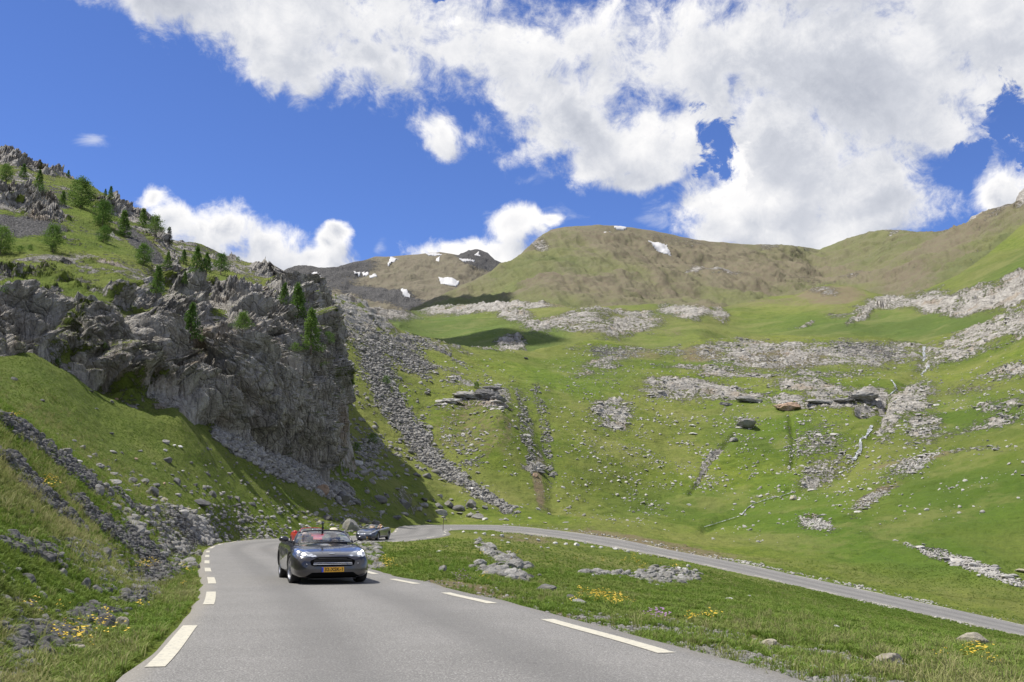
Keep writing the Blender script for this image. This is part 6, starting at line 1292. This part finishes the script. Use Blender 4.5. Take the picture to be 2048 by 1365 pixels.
    if plate:
        fc = bpy.data.curves.new('lettering', 'FONT'); fc.body = '32-XSK-1'; fc.size = .105; fc.align_x = 'CENTER'; fc.align_y = 'CENTER'; fc.extrude = .001; fc.offset = .0022
        to = bpy.data.objects.new('tmp_text', fc); COL.objects.link(to); dg = bpy.context.evaluated_depsgraph_get(); tm = bpy.data.meshes.new_from_object(to.evaluated_get(dg)); bpy.data.objects.remove(to)
        x = [v.co.x for v in tm.vertices]; k = .42 / (max(x) - min(x))
        for v in tm.vertices: v.co.x *= k
        tm.name = 'lettering'; tm.materials.clear(); tm.materials.append(M_INK); lo = link('lettering', tm, None, pl); lo.location = (.024, yb - .009, zc); lo.rotation_euler = (R(90), 0, 0)
    return root, ws
GT = [(-2.38, .58, .17, .50, .545), (-2.34, .76, .145, .59, .62), (-2.20, .87, .14, .665, .685), (-2.0, .905, .145, .715, .735), (-1.7, .94, .145, .775, .785), (-1.35, .955, .15, .82, .825), (-.95, .945, .15, .855, .875), (-.6, .93, .15, .875, .925), (0, .92, .15, .895, .94), (.7, .925, .16, .915, .94), (1.2, .955, .17, .945, .96), (1.6, .965, .18, .95, .975), (2.0, .93, .22, .93, .97), (2.28, .85, .28, .88, .93), (2.38, .70, .36, .80, .84)]
SC = [(-2.30, .55, .20, .44, .47), (-2.26, .74, .17, .54, .56), (-2.12, .86, .15, .64, .635), (-1.9, .92, .145, .72, .69), (-1.6, .95, .145, .79, .745), (-1.3, .96, .15, .84, .80), (-.95, .945, .15, .865, .86), (-.6, .93, .15, .875, .92), (0, .92, .15, .895, .94), (.7, .935, .16, .93, .95), (1.2, .97, .17, .97, .985), (1.6, .975, .18, .985, 1.0), (2.0, .93, .22, .96, .99), (2.2, .86, .28, .91, .95), (2.28, .72, .36, .83, .87)]
def on_road(u, v, off=0.):
    a, s = pix(u, v); ys = np.linspace(5, 110, 4000); z = zroad(ys) - CAM_Z; i = int(np.argmax(z / ys >= float(s))); y = ys[i]; x = float(a) * y
    d, rz = road_dist(np.array([x]), np.array([y])); return Vector((x, y, float(rz[0])))
f0 = on_road(655, 1172); heading = R(17.5)
d1 = Vector((math.sin(heading), -math.cos(heading), 0))
c0 = f0 - d1 * 1.45; _, rz = road_dist(np.array([c0.x]), np.array([c0.y])); c0.z = float(rz[0])
_GTs = GT; car1, ws1 = make_car('sports_car', 'dark grey open-top sports car with lit headlights nearest on the road', 'car', c0, heading, GT, M_GUN, M_SEATB, 'gt', True, True)
slope = math.atan2(float(zroad(c0.y + 2) - zroad(c0.y - 2)), 4.); car1.rotation_euler = (slope * math.cos(heading), 0, heading); car1.scale = (.915, .94, .945)
def in_car(root, p): return Matrix.LocRotScale(root.location, root.rotation_euler, root.scale) @ Vector(p)
# driver is on the car's left (right in the picture)
make_person('person', 'driver in straw hat and dark shirt holding the wheel of the nearest car', in_car(car1, (.37, .34, .22)), heading, M_SHIRTB, hat='panama')
make_person('person', 'passenger in white shirt seated left of the driver in the nearest car', in_car(car1, (-.37, .36, .22)), heading + .2, M_SHIRTW, arms='lap')
cm_p = in_car(car1, (.02, -.18, 1.24))
ac = link('action_camera', None, label='small black camera on a stalk clamped to the windscreen top of the nearest car', cat='camera'); ac.location = cm_p; ac.rotation_euler = (0, 0, heading)
bm_obj('housing', lambda bm: box(bm, (0, 0, .15), (.06, .05, .055), None, .008), M_BLACK, ac); bm_obj('stalk', lambda bm: (tube(bm, [(0, .02, -.06), (0, .0, .0), (.0, 0, .12)], .016, 8), box(bm, (0, 0, .02), (.05, .045, .06), None, .008)), M_BLACK, ac); bm_obj('lens', lambda bm: bmesh.ops.create_uvsphere(bm, u_segments=10, v_segments=6, radius=.016, matrix=Matrix.Translation((0, -.027, .152))), M_CHROME, ac)
# red car behind it
p2 = Vector((-11.6 - .6, 58.5, 0)); 
a_, s_ = pix(622, 1095); p2 = Vector((float(a_) * 58, 58, 0)); _, rz = road_dist(np.array([p2.x]), np.array([p2.y])); p2.z = float(rz[0])
print('red car', p2, 'road half', road_dist(np.array([p2.x]), np.array([p2.y])))
car2, _w = make_car('sports_car', 'bright red open-top sports car mostly hidden behind the nearest car', 'car', p2, R(20), SC, M_RED, M_SEATB, 'spider', False, False)
p3 = on_road(746, 1078); a_, s_ = pix(747, 1076.5); p3 = Vector((float(a_) * 88, 88, 0)); _, rz = road_dist(np.array([p3.x]), np.array([p3.y])); p3.z = float(rz[0])
car3, _w = make_car('sports_car', 'dark blue-grey open-top sports car rounding the bend beside the boulders', 'car', p3, R(-11), SC, M_NAVY, M_SEATT, 'spider', False, False)
for c_, hd, yl in ((car2, R(20), 'red car'), (car3, R(-11), 'farther dark car')):
    make_person('person', f'driver in dark top at the wheel of the {yl}', in_car(c_, (.37, .34, .22)), hd, M_SHIRTB)
for o_ in (car1, car2, car3): o_['group'] = 'sports cars driving up the pass road'
# thin snow pole at the hairpin
g = hit(886, 1063); sp = link('snow_pole', None, label='thin dark marker pole at the inside of the hairpin', cat='pole'); sp.location = g
bm_obj('pole', lambda bm: tube(bm, [(0, 0, -.2), (.02, 0, .8), (.05, 0, 1.5)], .035, 6), simple('weathered_wood', (.10, .08, .06), .9), sp)
print('cars', time.time() - T0)

car3.scale = (1, 1, 1.08)
# unseen clouds added to shade the upper meadow and the mountain's left flank
def shade_cloud(tx, ty, tz, h, rx, ry, label):
    bm = bmesh.new(); bmesh.ops.create_icosphere(bm, subdivisions=5, radius=1); v = np.array([x.co[:] for x in bm.verts])
    p = v * (1 + .35 * fbm(v * 1.6 + tx, 5, 12, .6))[:, None] * np.array([rx, ry, rx * .28]); p[:, 2] = np.where(p[:, 2] < 0, p[:, 2] * .35, p[:, 2])
    for q4, x in zip(p, bm.verts): x.co = q4
    me = bpy.data.meshes.new('cloud'); bm.to_mesh(me); bm.free(); me.polygons.foreach_set('use_smooth', np.ones(len(me.polygons), bool))
    o = link('cloud', me, M_CLOUD, label=label, kind='structure'); o.location = (tx + SUN.x / SUN.z * h, ty + SUN.y / SUN.z * h, tz + h)
M_CLOUD, _t, _b = material('cloud_white'); setb(_b, _t, color=_t.mix(_t.noise(_t.new('ShaderNodeTexCoord').outputs['Object'], .02, 5), (.85, .85, .86), (.92, .92, .92)), rough=1.)
shade_cloud(-26, 500, 85, 700, 46, 26, 'white cloud added out of view to shade the upper meadow')
shade_cloud(-75, 1120, 215, 1100, 85, 130, 'white cloud added out of view to shade the mountain flank')
